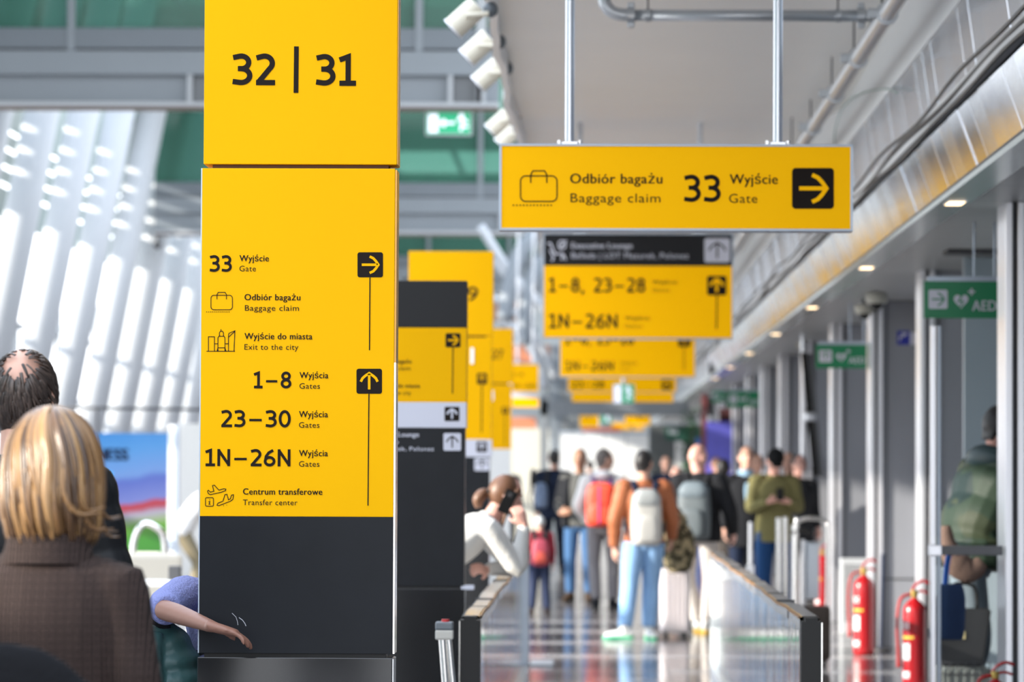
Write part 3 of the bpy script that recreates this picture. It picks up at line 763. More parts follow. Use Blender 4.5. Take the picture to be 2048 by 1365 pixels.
def aed_sign(x0, y0, x1, y1, s, label, up=False, arm=True, letters=True):
    X0, X1, Z0, Z1, Y = pix(x0, y0, x1, y1, s)
    e = empty('defibrillator_sign', ((X0+X1)/2, Y, Z0), 0, label, 'sign')
    w = (X1-X0)/2; h = Z1-Z0
    bx('panel', (-w, 0, 0), (w, .02, h), GRN, e, .002)
    bx('bracket', (-w+.02, -.005, h), (w+.0, .03, h+.03), ALUP, e)
    for qx in (w*.35, w*.9): cy('hanger_rod', (qx, .012, h+.02), (qx, .012, H1-.004-Z0), .006, ALUP, e, 8)
    kx = (x1-x0)/149.; ky = (y1-y0)/74.
    q = lambda a, b: (x0+(a-1848)*kx, y0+(b-563)*ky)
    a, b = q(1857,580), q(1895,618)
    arrow(a[0], a[1], b[0], b[1], s, e, WHT, GRN, 'up' if up else 'right', .08)
    # heart with a bolt and a plus
    bm = mk(); pts = [q(1922+15.5*(16*sin(t)**3)/17., 602-15*(13*cos(t)-5*cos(2*t)-2*cos(3*t)-cos(4*t))/15.) for t in [2*pi*k/28 for k in range(28)]]
    bm.faces.new([bm.verts.new(W(u, v, s)+Vector((0,-.0025,0))-e.location) for u, v in pts]); ob('heart', bm, WHT, e)
    line_art('lightning', [([q(1924,592),q(1917,603),q(1926,603),q(1920,615)], False)], s, 3*kx, GRN, e, -.004)
    line_art('plus', [([q(1943,577),q(1943,591)], False), ([q(1936,584),q(1950,584)], False)], s, 3.5*kx, WHT, e, -.003)
    a, b = q(1944,602), q(1993,622)
    text('lettering', 'AED', a[0], b[0], a[1], b[1], s, WHT, e, True)
    return e
aed_sign(1848, 563, 1997, 637, 324., 'largest green AED heart sign, arrow pointing right, on the nearest pier')
aed_sign(1632, 690, 1733, 737, 219., 'green AED heart sign beside the hanging flat screens, smaller than the nearest', True)
aed_sign(1455, 783, 1518, 815, 137., 'small green AED heart sign, the brighter of the two far ones', True)
aed_sign(1424, 783, 1452, 805, 110., 'smallest dim green AED heart sign, left of the bright far one', True)

# ================================================================== CEILING FITTINGS
PIPE = mat('pipe_galvanised', (.50,.53,.56), .3, .6, noise=.08, nscale=4)
pp = empty('overhead_pipe', (1.667, 20, 4.2), 0, 'long galvanised pipe running along the ceiling above the metal wall panels', 'pipe')
cy('pipe', (0,-9,0), (0,60,0), .052, PIPE, pp, 20)
k = 0
for d_ in (21.9, 24.3, 26.6, 29.2, 32, 36, 41, 47, 54):
    b_ = mk(); cyl(b_, (0, d_-20-.04, 0), (0, d_-20+.04, 0), .066, 20); box(b_, (-.11,d_-20-.03,-.03), (-.05,d_-20+.03,.03), .01); ob('coupling', b_, PIPE, pp, False)
    cy('hanger_rod', (-.0, d_-20+.35, .05), (-.0, d_-20+.35, .62), .006, DARK, pp, 6)
pc = empty('cross_pipe', W(1480, 31, d=22.6), 0, 'short galvanised pipe crossing under the ceiling with an elbow', 'pipe')
X0 = W(1250,31,d=22.6).x-pc.location.x; X1 = 1.667-pc.location.x
tb('pipe', [(X1,0,0),(X0,0,0)], .034, PIPE, pc, 16, 1)
tb('elbow', [(X0+.02,0,0),(X0-.06,0,.012),(X0-.105,0,.05),(X0-.125,0,.12),(X0-.127,.0,.45)], .038, PIPE, pc, 14, 4)
for xx in (1262, 1722):
    b_ = mk(); X = W(xx,31,d=22.6).x-pc.location.x; cyl(b_, (X-.022,0,0), (X+.022,0,0), .052, 16); box(b_, (X-.02,-.03,.04),(X+.02,.03,.075),.008); box(b_, (X-.02,-.03,-.075),(X+.02,.03,-.04),.008); ob('coupling', b_, PIPE, pc)
for xx in (1296, 1676):
    X = W(xx,31,d=22.6).x-pc.location.x; cy('hanger_rod', (X,0,.03), (X,0,.62), .005, DARK, pc, 6); cy('hanger_ring', (X-.015,0,0), (X+.015,0,0), .040, PIPE, pc, 14)
def wc(x, y):
    s_ = (x-1186)/1.925
    return tuple(W(x, y, s_)-cc.location)
cc = empty('thin_conduit', W(1690,240,261), 0, 'thin curved white cable looping down beside the metal wall panels', 'cable')
tb('cable', [wc(1669,300), wc(1671,255), wc(1688,212), wc(1720,188), wc(1768,178), wc(1795,186)], .006, mat('cable_green', (.35,.45,.42), .5), cc, 6, 4)
# spotlights on the ceiling edge
def spotlight(x, y, s, label, mx, my, k=1.0, ang=40):
    mx += 3
    e = empty('spotlight', W(x, y, s), 0, label, 'lamp', 'cream cylinder spotlights on the ceiling edge')
    a = radians(ang); dx, dz = -sin(radians(53)), -cos(radians(53))*1.0
    ax = Vector((-.745, .10, -.667)).normalized() if ang == 40 else Vector((-.70,.05,-.72)).normalized()
    L = .098*k; r = .072*k
    cy('housing', -ax*L, ax*L, r, CREAM, e, 28)
    b_ = mk(); cyl(b_, ax*L, ax*(L+.012), r*1.05, 28); ob('rim', b_, mat('rim_white', (.85,.85,.88), .4), e)
    cy('lens', ax*(L+.0125), ax*(L+.016), r*.85, DARK, e, 24)
    m_ = W(mx, my, s)-e.location; m_.y = 0
    cy('arm', Vector((0,-r*1.02,0)), Vector((m_.x, -r*1.02, m_.z)), .016*k, CREAM, e, 10)
    ell_b = mk(); ell(ell_b, (m_.x+.01, -.02, m_.z+.03), (.045,.05,.05)); ob('gear_box', ell_b, STEEL, e, True)
    return e
spotlight(932, 34, 332, 'uppermost cream cylinder spotlight on the white ceiling edge', 975, 30)
spotlight(957, 94, 300, 'second cream cylinder spotlight down along the white ceiling edge', 993, 93)
spotlight(978, 148, 282, 'third cream cylinder spotlight down along the white ceiling edge', 1008, 146)
spotlight(1000, 245, 238, 'fourth cream cylinder spotlight down, below the end of the steel beam', 1028, 236)
spotlight(1017, 272, 226, 'lowest cream cylinder spotlight, just above the nearest hanging sign', 1036, 268, 1, 30)
# downlights in the lip
dlm = mat('downlight_glow', (1.0,.72,.42), .4, emit=2.6)
for i, d_ in enumerate((21.6, 28.6, 35.7, 42.8, 50, 57, 64)):
    e = empty('downlight', (2.03, d_, H1-.031), 0, ['rectangular downlight nearest the camera in the metal lip', 'second rectangular downlight along the metal lip', 'third rectangular downlight along the metal lip'][i] if i < 3 else ['fourth','fifth','sixth','seventh'][i-3]+' downlight along the metal lip, counted from the camera', 'lamp', 'downlights in the metal lip')
    bx('trim_ring', (-.055,-.15,-.004), (.055,.15,.0), ALU, e); bx('diffuser', (-.045,-.14,-.007), (.045,.14,-.004), dlm, e)
# camera domes
def dome(x, y, s, label, k=1.0, dark=False):
    p = W(x, y, s); e = empty('security_camera', p, 0, label, 'camera')
    m1 = mat('dome_cream', (.50,.49,.42), .5) if not dark else DARK
    r = .095*k
    b_ = mk(); loft(b_, [(0,0,.07*k,r*.9,r*.9),(0,0,.05*k,r,r),(0,0,.0,r,r),(0,0,-.02*k,r*.85,r*.85)], n=20, sub=2); ob('housing', b_, m1, e, True)
    b_ = mk(); ell(b_, (0,0,-.02*k), (r*.62,r*.62,r*.6)); ob('lens_dome', b_, RUB, e, True)
    return e
e = dome(1753, 603, 232, 'upper larger dome camera under the soffit beside the first bare pier')
cy('stem', (0,0,.07), (0,0,H1-e.location.z), .02, DARK, e, 8)
e = dome(1729, 624, 222, 'lower smaller dome camera next to the larger one', .9); cy('stem', (0,0,.07), (0,0,H1-e.location.z), .02, DARK, e, 8)
e = dome(1608, 693, 164, 'dome camera above the hanging flat screens'); cy('stem', (0,0,.07), (0,0,H1-e.location.z), .02, DARK, e, 8)
e = dome(315, 492, 96.8, 'small dark dome camera under the second steel beam at the tube columns', .9, True); cy('stem', (0,0,.06), (0,0,6.37-e.location.z), .02, DARK, e, 8)
# hanging flat screens, seen edge-on
def edge_screens(s, pts, label, top):
    """pts: pixel line from top to bottom"""
    (x0,y0),(x1,y1) = pts
    e = empty('flight_screens', W((x0+x1)/2, (y0+y1)/2, s), 0, label, 'screen')
    a = W(x0,y0,s)-e.location; b = W(x1,y1,s)-e.location; L = b-a
    for k, (t0_, t1_) in enumerate(((.02,.50),(.54,.98))):
        p = a+L*t0_; q = a+L*t1_
        b_ = mk(); u = (q-p).normalized()
        vs = []
        for yy in (0, .75):
            for P in (p, q):
                for w_ in (-.045, .03): vs.append((P.x+w_+yy*.12, yy, P.z))
        V = [b_.verts.new(v) for v in vs]
        for f_ in ((0,1,3,2),(4,6,7,5),(0,4,5,1),(2,3,7,6),(0,2,6,4),(1,5,7,3)): b_.faces.new([V[i] for i in f_])
        ob('screen', b_, RUB, e)
    cy('hanger', (a.x, .35, a.z), (a.x, .35, top-e.location.z), .025, ALU, e, 8)
    b_ = mk(); m_ = a+L*.52; box(b_, (m_.x-.06,-.03,m_.z-.05),(m_.x+.05,.3,m_.z+.05),.02); ob('clamp', b_, ALU, e)
    return e
edge_screens(178, ((1609,700),(1634,958)), 'pair of black flat screens hung edge-on from the soffit, one above the other', H1)
edge_screens(100, ((1416,792),(1428,880)), 'far slim screens hung edge-on before the purple display', H1)

# ================================================================== RIGHT-HAND PIERS, PORTAL FRAMES
FRM = mat('pier_frame', (.82,.82,.86), .28, .55, noise=.05, nscale=2)
def pier(d_, X, label, wide=.45, panel=GREYW, side=True):
    e = empty('pier', (X, d_, 0), 0, label, 'column', 'grey piers with bright metal frames along the right side')
    bx('core', (.09, .04, 0), (wide, .5, H1-.005), panel, e)
    for x0 in (0., .07):
        bx('frame_strip', (x0, 0, 0), (x0+.042, .45, H1-.005), FRM, e, .006)
    bx('joint', (.045, .03, 0), (.067, .4, H1-.005), DARK, e)
    bx('joint', (.09, .035, .60), (wide, .042, .615), DARK, e)
    bx('joint', (.145, .036, 0.), (.155, .042, 3.1), DARK, e)
    return e
names = ['nearest pier at the frame edge with two bright metal strips', 'pier behind the large red extinguisher', 'pier carrying the second AED sign, with a sunlit grey face', 'pier behind the silver trolley', 'pier beside the hanging flat screens']
PD = [(21.9, 2.345), (29.4, 2.50), (34.7, 2.50), (40.4, 2.50), (46.0, 2.50), (51.6, 2.50), (57.2, 2.5), (62.8, 2.5), (69, 2.5), (76, 2.5)]
for i, (d_, X) in enumerate(PD):
    pier(d_, X, names[i] if i < 5 else ['first','second','third','fourth','fifth'][i-5]+' narrow grey pier beyond the pier with the flat screens', .45 if i else .6)
gp = bx('door_1', (2.66, 27.6, 0), (4.5, 27.7, H1-.01), GREYB); tag(gp, kind='structure')
# blue notice on third pier
nb = empty('blue_notice', W(1812, 676, 221.1), 0, 'small blue and white notice high on the sunlit pier', 'sign')
a = W(1794,662,221.1)-nb.location; b = W(1820,690,221.1)-nb.location; bx('blue_panel', (a.x,0,b.z), (b.x,.012,a.z), mat('notice_blue', (.02,.03,.35), .4), nb)
a = W(1820,665,221.1)-nb.location; b = W(1834,690,221.1)-nb.location; bx('white_panel', (a.x,0,b.z), (b.x,.012,a.z), WHT, nb)
line_art('pictogram', [([(1800,682),(1800,674),(1812,670)], False), ([(1802,668),(1815,668)], False)], 221.1, 3, WHT, nb, -.002)
# glazed gate frame and waist-high bar before the bending traveller
gf = empty('gate_frame', W(1872, 936, 350), 0, 'slim steel gate post with a grey waist-high barrier bar', 'barrier')
gf.location.z = 0
bx('post', (-.028, 0, 0), (.0, .06, 2.42), FRM, gf, .004); bx('post', (.008, .01, 0), (.03, .06, 2.42), ALUP, gf, .004)
a = W(1872,1092,350)-gf.location; b = W(1999,1112,350)-gf.location
bx('barrier_bar', (.03, 0, b.z), (2.335-gf.location.x, .05, a.z), mat('bar_grey', (.14,.14,.15), .45), gf, .006)
bx('bar_clamp', (-.04, -.01, b.z-.005), (.035, .06, a.z+.005), FRM, gf, .006)
# extinguishers
LAB = mat('label_white', (.75,.75,.75), .5); LABY = mat('label_yellow', (.75,.6,.05), .5)
def extinguisher(X, d_, label, k=1.0, rz=0):
    e = empty('fire_extinguisher', (X, d_, 0), rz, label, 'extinguisher')
    r = .088*k; h = .60*k
    b_ = mk(); loft(b_, [(0,0,0.0,r*.8,r*.8),(0,0,.03,r,r),(0,0,h*.4,r,r),(0,0,h*.92,r,r),(0,0,h*1.02,r*.75,r*.75),(0,0,h*1.08,r*.3,r*.3),(0,0,h*1.12,r*.25,r*.25)], n=24, sub=3); ob('cylinder_body', b_, RED, e, True)
    b_ = mk(); cyl(b_, (0,0,h*1.1), (0,0,h*1.19), r*.3, 12); ob('valve', b_, mat('brass', (.6,.42,.12), .3, .9), e)
    b_ = mk(); tube(b_, [(-.02,0,h*1.17),(.01,0,h*1.25),(.06,0,h*1.3),(.11,0,h*1.27)], .011, 8, 3); ob('carry_handle', b_, RED, e, True)
    b_ = mk(); tube(b_, [(-.0,0,h*1.15),(.05,0,h*1.18),(.10,0,h*1.15)], .009, 8, 3); ob('squeeze_lever', b_, RED, e, True)
    b_ = mk(); tube(b_, [(-.02,0,h*1.14),(-r*1.15,-.02,h*1.08),(-r*1.45,-.03,h*.8),(-r*1.35,-.03,h*.45),(-r*1.3,-.03,h*.25)], [.012,.012,.012,.014,.02], 8, 4); ob('hose', b_, mat('hose_red', (.4,.02,.02), .5), e, True)
    for z0, z1, m_ in ((h*.34,h*.54,LAB), (h*.60,h*.63,LABY), (h*.72,h*.80,LAB), (h*.12,h*.20,LAB)):
        b_ = mk(); n_ = 8; a0, a1 = radians(195), radians(243 if m_ is LAB else 262)
        va = [b_.verts.new((r*1.012*cos(a0+(a1-a0)*i/n_), r*1.012*sin(a0+(a1-a0)*i/n_), z0)) for i in range(n_+1)]
        vb = [b_.verts.new((v.co.x, v.co.y, z1)) for v in va]
        for i in range(n_): b_.faces.new((va[i], va[i+1], vb[i+1], vb[i]))
        ob('label', b_, m_, e)
    return e
extinguisher(W(1829,936,272).x, D(272), 'brightest red fire extinguisher, beside the gate post', 1.0)
extinguisher(W(1728,936,232).x, D(232), 'dark red fire extinguisher beside the sunlit pier', 1.05)
extinguisher(W(1645,936,176).x, D(176), 'red fire extinguisher seen through the trolley handle', .95)
e = extinguisher(2.62, 21.2, 'red fire extinguisher of which only the top shows at the bottom edge', .9); e.location = (W(1990,936,370).x, D(370), 0); e.scale = (.95,.95,.80)
st = empty('extinguisher_stand', (W(1762,936,226).x, D(226), 0), 0, 'slim dark stand next to the dark red fire extinguisher', 'stand')
cy('post', (0,0,0), (.02,0,.85), .018, mat('navy_metal', (.02,.03,.06), .4, .5), st, 10); cy('foot', (0,0,0), (0,0,.02), .09, DARK, st, 16)
# perforated bin / radiator box
rbx = empty('radiator_box', (W(1706,936,205).x, D(205), 0), 0, 'pale perforated metal box standing against the pier', 'radiator')
a = W(1682,1118,205)-rbx.location; b = W(1736,1270,205)-rbx.location
bx('cabinet_body', (a.x,0,.0), (b.x,.25,a.z), mat('pale_metal', (.50,.52,.54), .5), rbx, .01)
bm = mk()
for i in range(9):
    for j in range(20): box(bm, (a.x+.03+i*(b.x-a.x-.06)/9, -.002, .12+j*.028), (a.x+.045+i*(b.x-a.x-.06)/9, .0, .134+j*.028))
tag(ob('perforations', bm, DARK, rbx), kind='stuff')

# ================================================================== BALUSTRADES
RG = glass('rail_glass', (.84,.87,.89), 1.3, .03, ripple=.2)
TOPM = mat('rail_top', (.50,.48,.46), .18, .7, noise=.3, nscale=6, stretch=(1,.5,1))
def balustrade(label, side):
    s0, s1_ = 453., 256.
    Y0, Y1 = D(s0), D(s1_)
    xi = W(960 if side < 0 else 1603, 1232, s0).x; w = .088
    e = empty('glass_balustrade', (xi, Y0, 0), 0, label, 'railing')
    X0, X1 = (-w, 0) if side < 0 else (0, w)
    zt = W(1186, 1235, s0).z; L = Y1-Y0
    b_ = mk(); box(b_, (X0, 0, 0), (X1, .14, zt), .0)
    es = [ed for ed in b_.edges if all(v.co.z > zt-.01 for v in ed.verts) and abs(ed.verts[0].co.x-ed.verts[1].co.x) < .001]
    bmesh.ops.bevel(b_, geom=es, offset=.016, segments=4, affect='EDGES')
    ob('end_cap', b_, RUB, e)
    bx('end_cap_edge', (X0-.004 if side < 0 else X1, -.002, 0), (X0 if side < 0 else X1+.004, .02, zt-.02), CHR, e)
    # handrail in sections, slightly wavy
    n = 12; b_ = mk(); prev = None
    for i in range(n*4+1):
        y = .14+(L-.14)*i/(n*4); dz = .004*sin(i*.55)+.003*sin(i*1.3+side); dx = .003*sin(i*.4)
        r = [b_.verts.new(p) for p in ((X0+dx,y,zt-.055+dz),(X0+dx,y,zt-.008+dz),(X0+dx+.012,y,zt+dz),(X1+dx-.012,y,zt+dz),(X1+dx,y,zt-.008+dz),(X1+dx,y,zt-.055+dz))]
        if prev:
            for q in range(6): b_.faces.new((prev[q], prev[(q+1)%6], r[(q+1)%6], r[q]))
        prev = r
    ob('handrail', b_, TOPM, e, False)
    b_ = mk(); prev = None; xs = X1 if side < 0 else X0
    for i in range(n*4+1):
        y = .14+(L-.14)*i/(n*4); dz = .004*sin(i*.55)+.003*sin(i*1.3+side); dx = .003*sin(i*.4)
        r = [b_.verts.new(p) for p in ((xs+dx-.003,y,zt-.012+dz),(xs+dx-.003,y,zt+.001+dz),(xs+dx+.003,y,zt+.001+dz),(xs+dx+.003,y,zt-.012+dz))]
        if prev:
            for q in range(4): b_.faces.new((prev[q], prev[(q+1)%4], r[(q+1)%4], r[q]))
        prev = r
    ob('amber_strip', b_, mat('amber_strip', (.30,.13,.02), .4), e)
    for i in range(n):
        y0 = .14+(L-.14)*i/n+.01; y1 = .14+(L-.14)*(i+1)/n-.01
        bx('glass_pane', ((X0+X1)/2-.006, y0, .06), ((X0+X1)/2+.006, y1, zt-.05), RG, e)
        bx('handrail_joint', (X0-.001, y1+.005, zt-.05), (X1+.001, y1+.015, zt+.003), DARK, e)
    bx('skirt', (X0, .14, 0), (X1, L, .06), ALU, e)
    return e, zt, L
eb, zt, L = balustrade('left glass balustrade with a black end cap, the sweater woman leaning on it', -1)
bx('end_post', (-.07,L,0), (.0,L+.05,zt-.0), ALUP, eb, .006)
eb, zt, L = balustrade('right glass balustrade with a black end cap and an amber line on its rail', 1)
bx('end_post', (.0,L,0), (.045,L+.05,zt-.0), WHITEP, eb, .006); bx('end_post', (.055,L,0), (.10,L+.05,zt-.0), WHITEP, eb, .006)
bx('post_clamp', (-.03,L-.02,zt-.22), (.03,L+.03,zt-.14), WHITEP, eb, .01)
for xx, lb in ((1085, 'ribbed metal floor plate at the foot of the left balustrade post'), (1440, 'ribbed metal floor plate at the foot of the right balustrade post')):
    pl = empty('floor_plate', (W(xx,1350,242).x, D(242), 0), 0, lb, 'plate')
    bx('plate', (-.10,-.8,0), (.10,.0,.012), STEEL, pl, .003)
    for k in range(7): bx('rib', (-.09,-.75+k*.105,.012), (.09,-.72+k*.105,.022), ALU, pl)
# stainless gate post with button box
gpst = empty('button_post', (W(889,1290,470).x+.02, D(470), 0), 0, 'leaning stainless post topped by a grey box with a red button', 'post')
tpt = W(889,1280,470)-gpst.location; bpt = Vector((.045, 0, 0))
off = Vector((.02,0,0))
cy('tube', bpt-off+Vector((.015,0,0)), tpt-off*.4, .017, CHR, gpst, 16); cy('tube', bpt+off+Vector((.02,0,0)), tpt+off*.9, .014, CHR, gpst, 16)
b_ = mk(); box(b_, (-.038,-.035,.0), (.038,.035,.042), .008); o = ob('box_base', b_, mat('box_cream', (.62,.60,.54), .45), gpst); o.location = tpt
b_ = mk(); box(b_, (-.038,-.035,.040), (.038,.035,.076), .008); o = ob('box_lid', b_, mat('box_grey', (.16,.18,.20), .35, .3), gpst); o.location = tpt
b_ = mk(); cyl(b_, (.004,0,.076), (.004,0,.086), .017, 16); o = ob('red_button', b_, mat('button_red', (.6,.03,.03), .4), gpst); o.location = tpt

# ================================================================== PEOPLE
SKIN = mat('skin_fair', (.60,.34,.25), .5, noise=.05, nscale=20)
SKINP = mat('skin_pink', (.66,.36,.29), .5); SKIND = mat('skin_tan', (.36,.18,.11), .5)
EYEW = mat('eye_white', (.75,.72,.70), .3); EYED = mat('eye_dark', (.03,.02,.015), .2); LIP = mat('lips', (.42,.13,.12), .5)
def fab(name, col, noise=.10, bump=.4, bscale=70, rough=.85, nscale=9): return mat(name, col, rough, noise=noise, nscale=nscale, bump=bump, bscale=bscale, spec=.12)
HB = mat('hair_brown', (.055,.03,.018), .45, noise=.4, nscale=30, stretch=(4,4,.6)); HK = mat('hair_black', (.012,.010,.010), .5, noise=.3, nscale=30)
HG = mat('hair_grey', (.12,.10,.09), .6, noise=.3, nscale=30); HA = mat('hair_auburn', (.13,.058,.028), .45, noise=.4, nscale=30, stretch=(4,4,.6))
V = Vector
def hand(bm, wr, d, palm, side, k=1.0, curl=28):
    """palm, four unequal bent fingers and a thumb from the side of the palm"""
    d = d.normalized(); palm = (palm - d*palm.dot(d)).normalized(); x = d.cross(palm).normalized()*side
    L = .088*k
    loft(bm, [tuple(wr-d*.02)+(.026*k,.020*k), tuple(wr+d*.015)+(.030*k,.019*k), tuple(wr+d*L*.6)+(.042*k,.017*k), tuple(wr+d*L)+(.042*k,.014*k)], xdir=x, n=10, sub=2)
    for i, (o_, fl) in enumerate(((.031,.070),(.011,.080),(-.010,.074),(-.030,.058))):
        p = wr+d*L*.9+x*o_*k; dr = d.copy(); pts = [tuple(p)+(.0095*k,.0095*k)]; a = 0
        for sgm in (.45,.32,.23):
            a += radians(curl)*(.6 if sgm == .45 else 1); dd_ = (d*cos(a)+palm*sin(a)+x*o_*1.2).normalized()
            p = p+dd_*fl*k*sgm*1.08; pts.append(tuple(p)+(.0088*k,.0088*k))
        loft(bm, pts, n=7, sub=2)
    p = wr+d*.022*k+x*.024*k; q = p+(x*.75+d*.62+palm*.25).normalized()*.042*k; r_ = q+(x*.2+d*.9+palm*.35).normalized()*.032*k
    loft(bm, [tuple(p)+(.015*k,.013*k), tuple(q)+(.011*k,.011*k), tuple(r_)+(.009*k,.009*k)], n=8, sub=2)
def head_shape(bm, c, M, k=1.0):
    def f(co):
        z = co.z/(.122*k)
        w = 1.0
        if z < -.1: w = 1-.34*((-z-.1)/.9)**1.3
        co.x *= w*(.97 if z < .2 else 1)
        if z < -.2 and co.y < 0: co.y *= 1-.45*((-z-.2)/.8)
        if z < -.55 and co.y > 0: co.y += .008*k
        if co.y > 0 and abs(z+.05) < .16: co.y -= .006*k*max(0, 1-abs(abs(co.x)-.032*k)/.02/k)
        return co
    ell(bm, c, (.077*k,.097*k,.122*k), M, 22, 18, f=f)
    P = lambda x,y,z: V(c)+M @ V((x*k,y*k,z*k))
    loft(bm, [tuple(P(0,.088,.016))+(.008*k,.008*k), tuple(P(0,.105,-.012))+(.011*k,.010*k), tuple(P(0,.112,-.028))+(.015*k,.011*k), tuple(P(0,.095,-.036))+(.013*k,.008*k)], xdir=M @ V((1,0,0)), n=8, sub=2)
    for s in (-1, 1):
        ell(bm, P(s*.080,-.008,-.008), (.010*k,.020*k,.033*k), M, 10, 8)
        ell(bm, P(s*.030,.078,.028), (.024*k,.014*k,.008*k), M, 8, 6)
    ell(bm, P(0,.082,-.090), (.024*k,.018*k,.018*k), M, 10, 8)
def person(label, loc, rz, H=1.75, J=None, look=(0,0,0), skin=None, top=None, topr=1.0, sleeve=1.0, puff=0.0, hem=None, legs=None, legr=1.0,
           shoes=None, hair=None, hstyle='short', vox=.011, face=False, arms=True, collar=None, k=None, legson=True, curl=28, shirt=None, topname='jacket', neckr=1.0, lower=True, cap=None):
    k = H/1.75 if k is None else k
    j = dict(pelvis=(0,0,.95), waist=(0,.0,1.08), chest=(0,.0,1.28), neck=(0,-.01,1.455), head=(0,.018,1.632),
        sh_l=(-.175,-.005,1.41), el_l=(-.225,-.03,1.13), wr_l=(-.235,.05,.885), sh_r=(.175,-.005,1.41), el_r=(.225,-.03,1.13), wr_r=(.235,.05,.885),
        hp_l=(-.09,0,.90), kn_l=(-.105,.02,.50), an_l=(-.11,-.02,.09), hp_r=(.09,0,.90), kn_r=(.105,.02,.50), an_r=(.11,-.02,.09))
    if J: j.update(J)
    j = {a: V(b)*k for a, b in j.items()}
    e = empty('person', loc, rz, label, 'person')
    skin = skin or SKIN
    M = Matrix.Rotation(radians(look[0]), 3, 'Z') @ Matrix.Rotation(radians(look[1]), 3, 'X') @ Matrix.Rotation(radians(look[2]), 3, 'Y')
    xd = (j['sh_r']-j['sh_l']).normalized(); xh = (j['hp_r']-j['hp_l']).normalized()
    t5 = lambda p, a, b: tuple(p)+(a*k, b*k)
    # body: one continuous mesh
    bm = mk()
    if legson: loft(bm, [t5(j['pelvis']-V((0,0,.07*k)),.13,.09), t5(j['pelvis'],.155,.10), t5(j['waist'],.135,.09), t5(j['chest'],.155,.10), t5(j['neck']-(j['neck']-j['chest'])*.15,.11,.075), t5(j['neck'],.052,.052)], xdir=xd, n=14, sub=3)
    else: loft(bm, [t5(j['waist'],.135,.09), t5(j['chest'],.155,.10), t5(j['neck']-(j['neck']-j['chest'])*.15,.11,.075), t5(j['neck'],.052,.052)], xdir=xd, n=14, sub=3)
    hc = j['head']
    loft(bm, [t5(j['neck']-(hc-j['neck'])*.25,.065*neckr,.062*neckr), t5(j['neck'],.056*neckr,.056*neckr), t5(hc+M @ V((0,-.02*k,-.06*k)),.054*neckr,.058*neckr)], n=12, sub=3)
    head_shape(bm, hc, M, k)
    if arms:
        for s, q in ((-1,'l'),(1,'r')):
            sh, el, wr = j['sh_'+q], j['el_'+q], j['wr_'+q]
            loft(bm, [t5(sh,.050,.050), t5((sh+el)/2,.044,.044), t5(el,.037,.037), t5(el+(wr-el)*.3,.038,.036), t5(wr,.025,.021)], n=10, sub=3)
            d_ = j.get('hd_'+q); d_ = (V(d_)/k if d_ is not None else (wr-el)).normalized()
            pn = j.get('pl_'+q); pn = V(pn) if pn is not None else V((-s*1.0,.3,0))
            hand(bm, wr, d_, pn, 1 if j.get('th_'+q) is None else -1, k, curl)
    if legson:
        for q in 'lr':
            loft(bm, [t5(j['hp_'+q],.075,.08), t5((j['hp_'+q]+j['kn_'+q])/2,.068,.07), t5(j['kn_'+q],.050,.052), t5(j['kn_'+q]+(j['an_'+q]-j['kn_'+q])*.3,.050,.052), t5(j['an_'+q],.034,.036)], n=12, sub=3)
    remesh(ob('body', bm, skin, e, True), min(vox, .0085), 2, .4)
    # face
    P = lambda x,y,z: hc + M @ V((x*k,y*k,z*k))
    if face:
        for s in (-1,1):
            b_ = mk(); ell(b_, P(s*.031,.0815,.008), (.013*k,.008*k,.0075*k), M, 10, 8); eo = ob('eye', b_, EYEW, e, True)
            b_ = mk(); ell(b_, P(s*.031,.0885,.008), (.006*k,.0025*k,.006*k), M, 8, 6); ob('iris', b_, EYED, eo, True)
            b_ = mk(); loft(b_, [tuple(P(s*.014,.092,.028))+(.004,.004), tuple(P(s*.034,.092,.034))+(.005,.005), tuple(P(s*.052,.078,.028))+(.003,.003)], n=6, sub=2); ob('eyebrow', b_, hair or HB, e, True)
        b_ = mk(); loft(b_, [tuple(P(-.024,.086,-.058))+(.003,.003), tuple(P(0,.096,-.056))+(.008,.006), tuple(P(.024,.086,-.058))+(.003,.003)], n=8, sub=3); ob('mouth', b_, LIP, e, True)
    # hair
    if hstyle == 'short':
        b_ = mk(); ell(b_, P(0,-.016,.022), (.083*k,.093*k,.106*k), M, 22, 16, f=lambda c: V((c.x*(1+.03*sin(c.z*90)), c.y*(1+.02*sin(c.x*110)), c.z*(1.0 if c.z > -.03 else 1.0))))
        loft(b_, [tuple(P(0,-.062,-.02))+(.062*k,.026*k), tuple(P(0,-.058,-.085))+(.052*k,.020*k)], xdir=M @ V((1,0,0)), n=12, sub=1)
        remesh(ob('hair', b_, hair, e, True), .008, 1)
    elif hstyle == 'pony':
        b_ = mk(); ell(b_, P(0,-.018,.016), (.086*k,.098*k,.110*k), M, 22, 16)
        loft(b_, [tuple(P(0,-.10,-.02))+(.02,.02), tuple(P(0,-.135,-.04))+(.040,.036), tuple(P(0,-.15,-.085))+(.042,.036), tuple(P(0,-.13,-.13))+(.022,.02)], n=12, sub=3)
        remesh(ob('hair', b_, hair, e, True), .007, 1)
        b_ = mk(); loft(b_, [tuple(P(-.03,-.108,-.008))+(.010,.010), tuple(P(0,-.118,-.028))+(.012,.012), tuple(P(.03,-.108,-.008))+(.01,.01)], n=8, sub=3); ob('hair_tie', b_, RUB, e, True)
        for s in (-1,1):
            b_ = mk(); loft(b_, [tuple(P(s*.058,.055,.055))+(.02,.02), tuple(P(s*.080,.035,-.02))+(.017,.017), tuple(P(s*.075,.03,-.10))+(.014,.012), tuple(P(s*.07,.04,-.20))+(.008,.006)], n=8, sub=3); ob('hair_strand', b_, hair, e, True)
    elif hstyle == 'beanie':
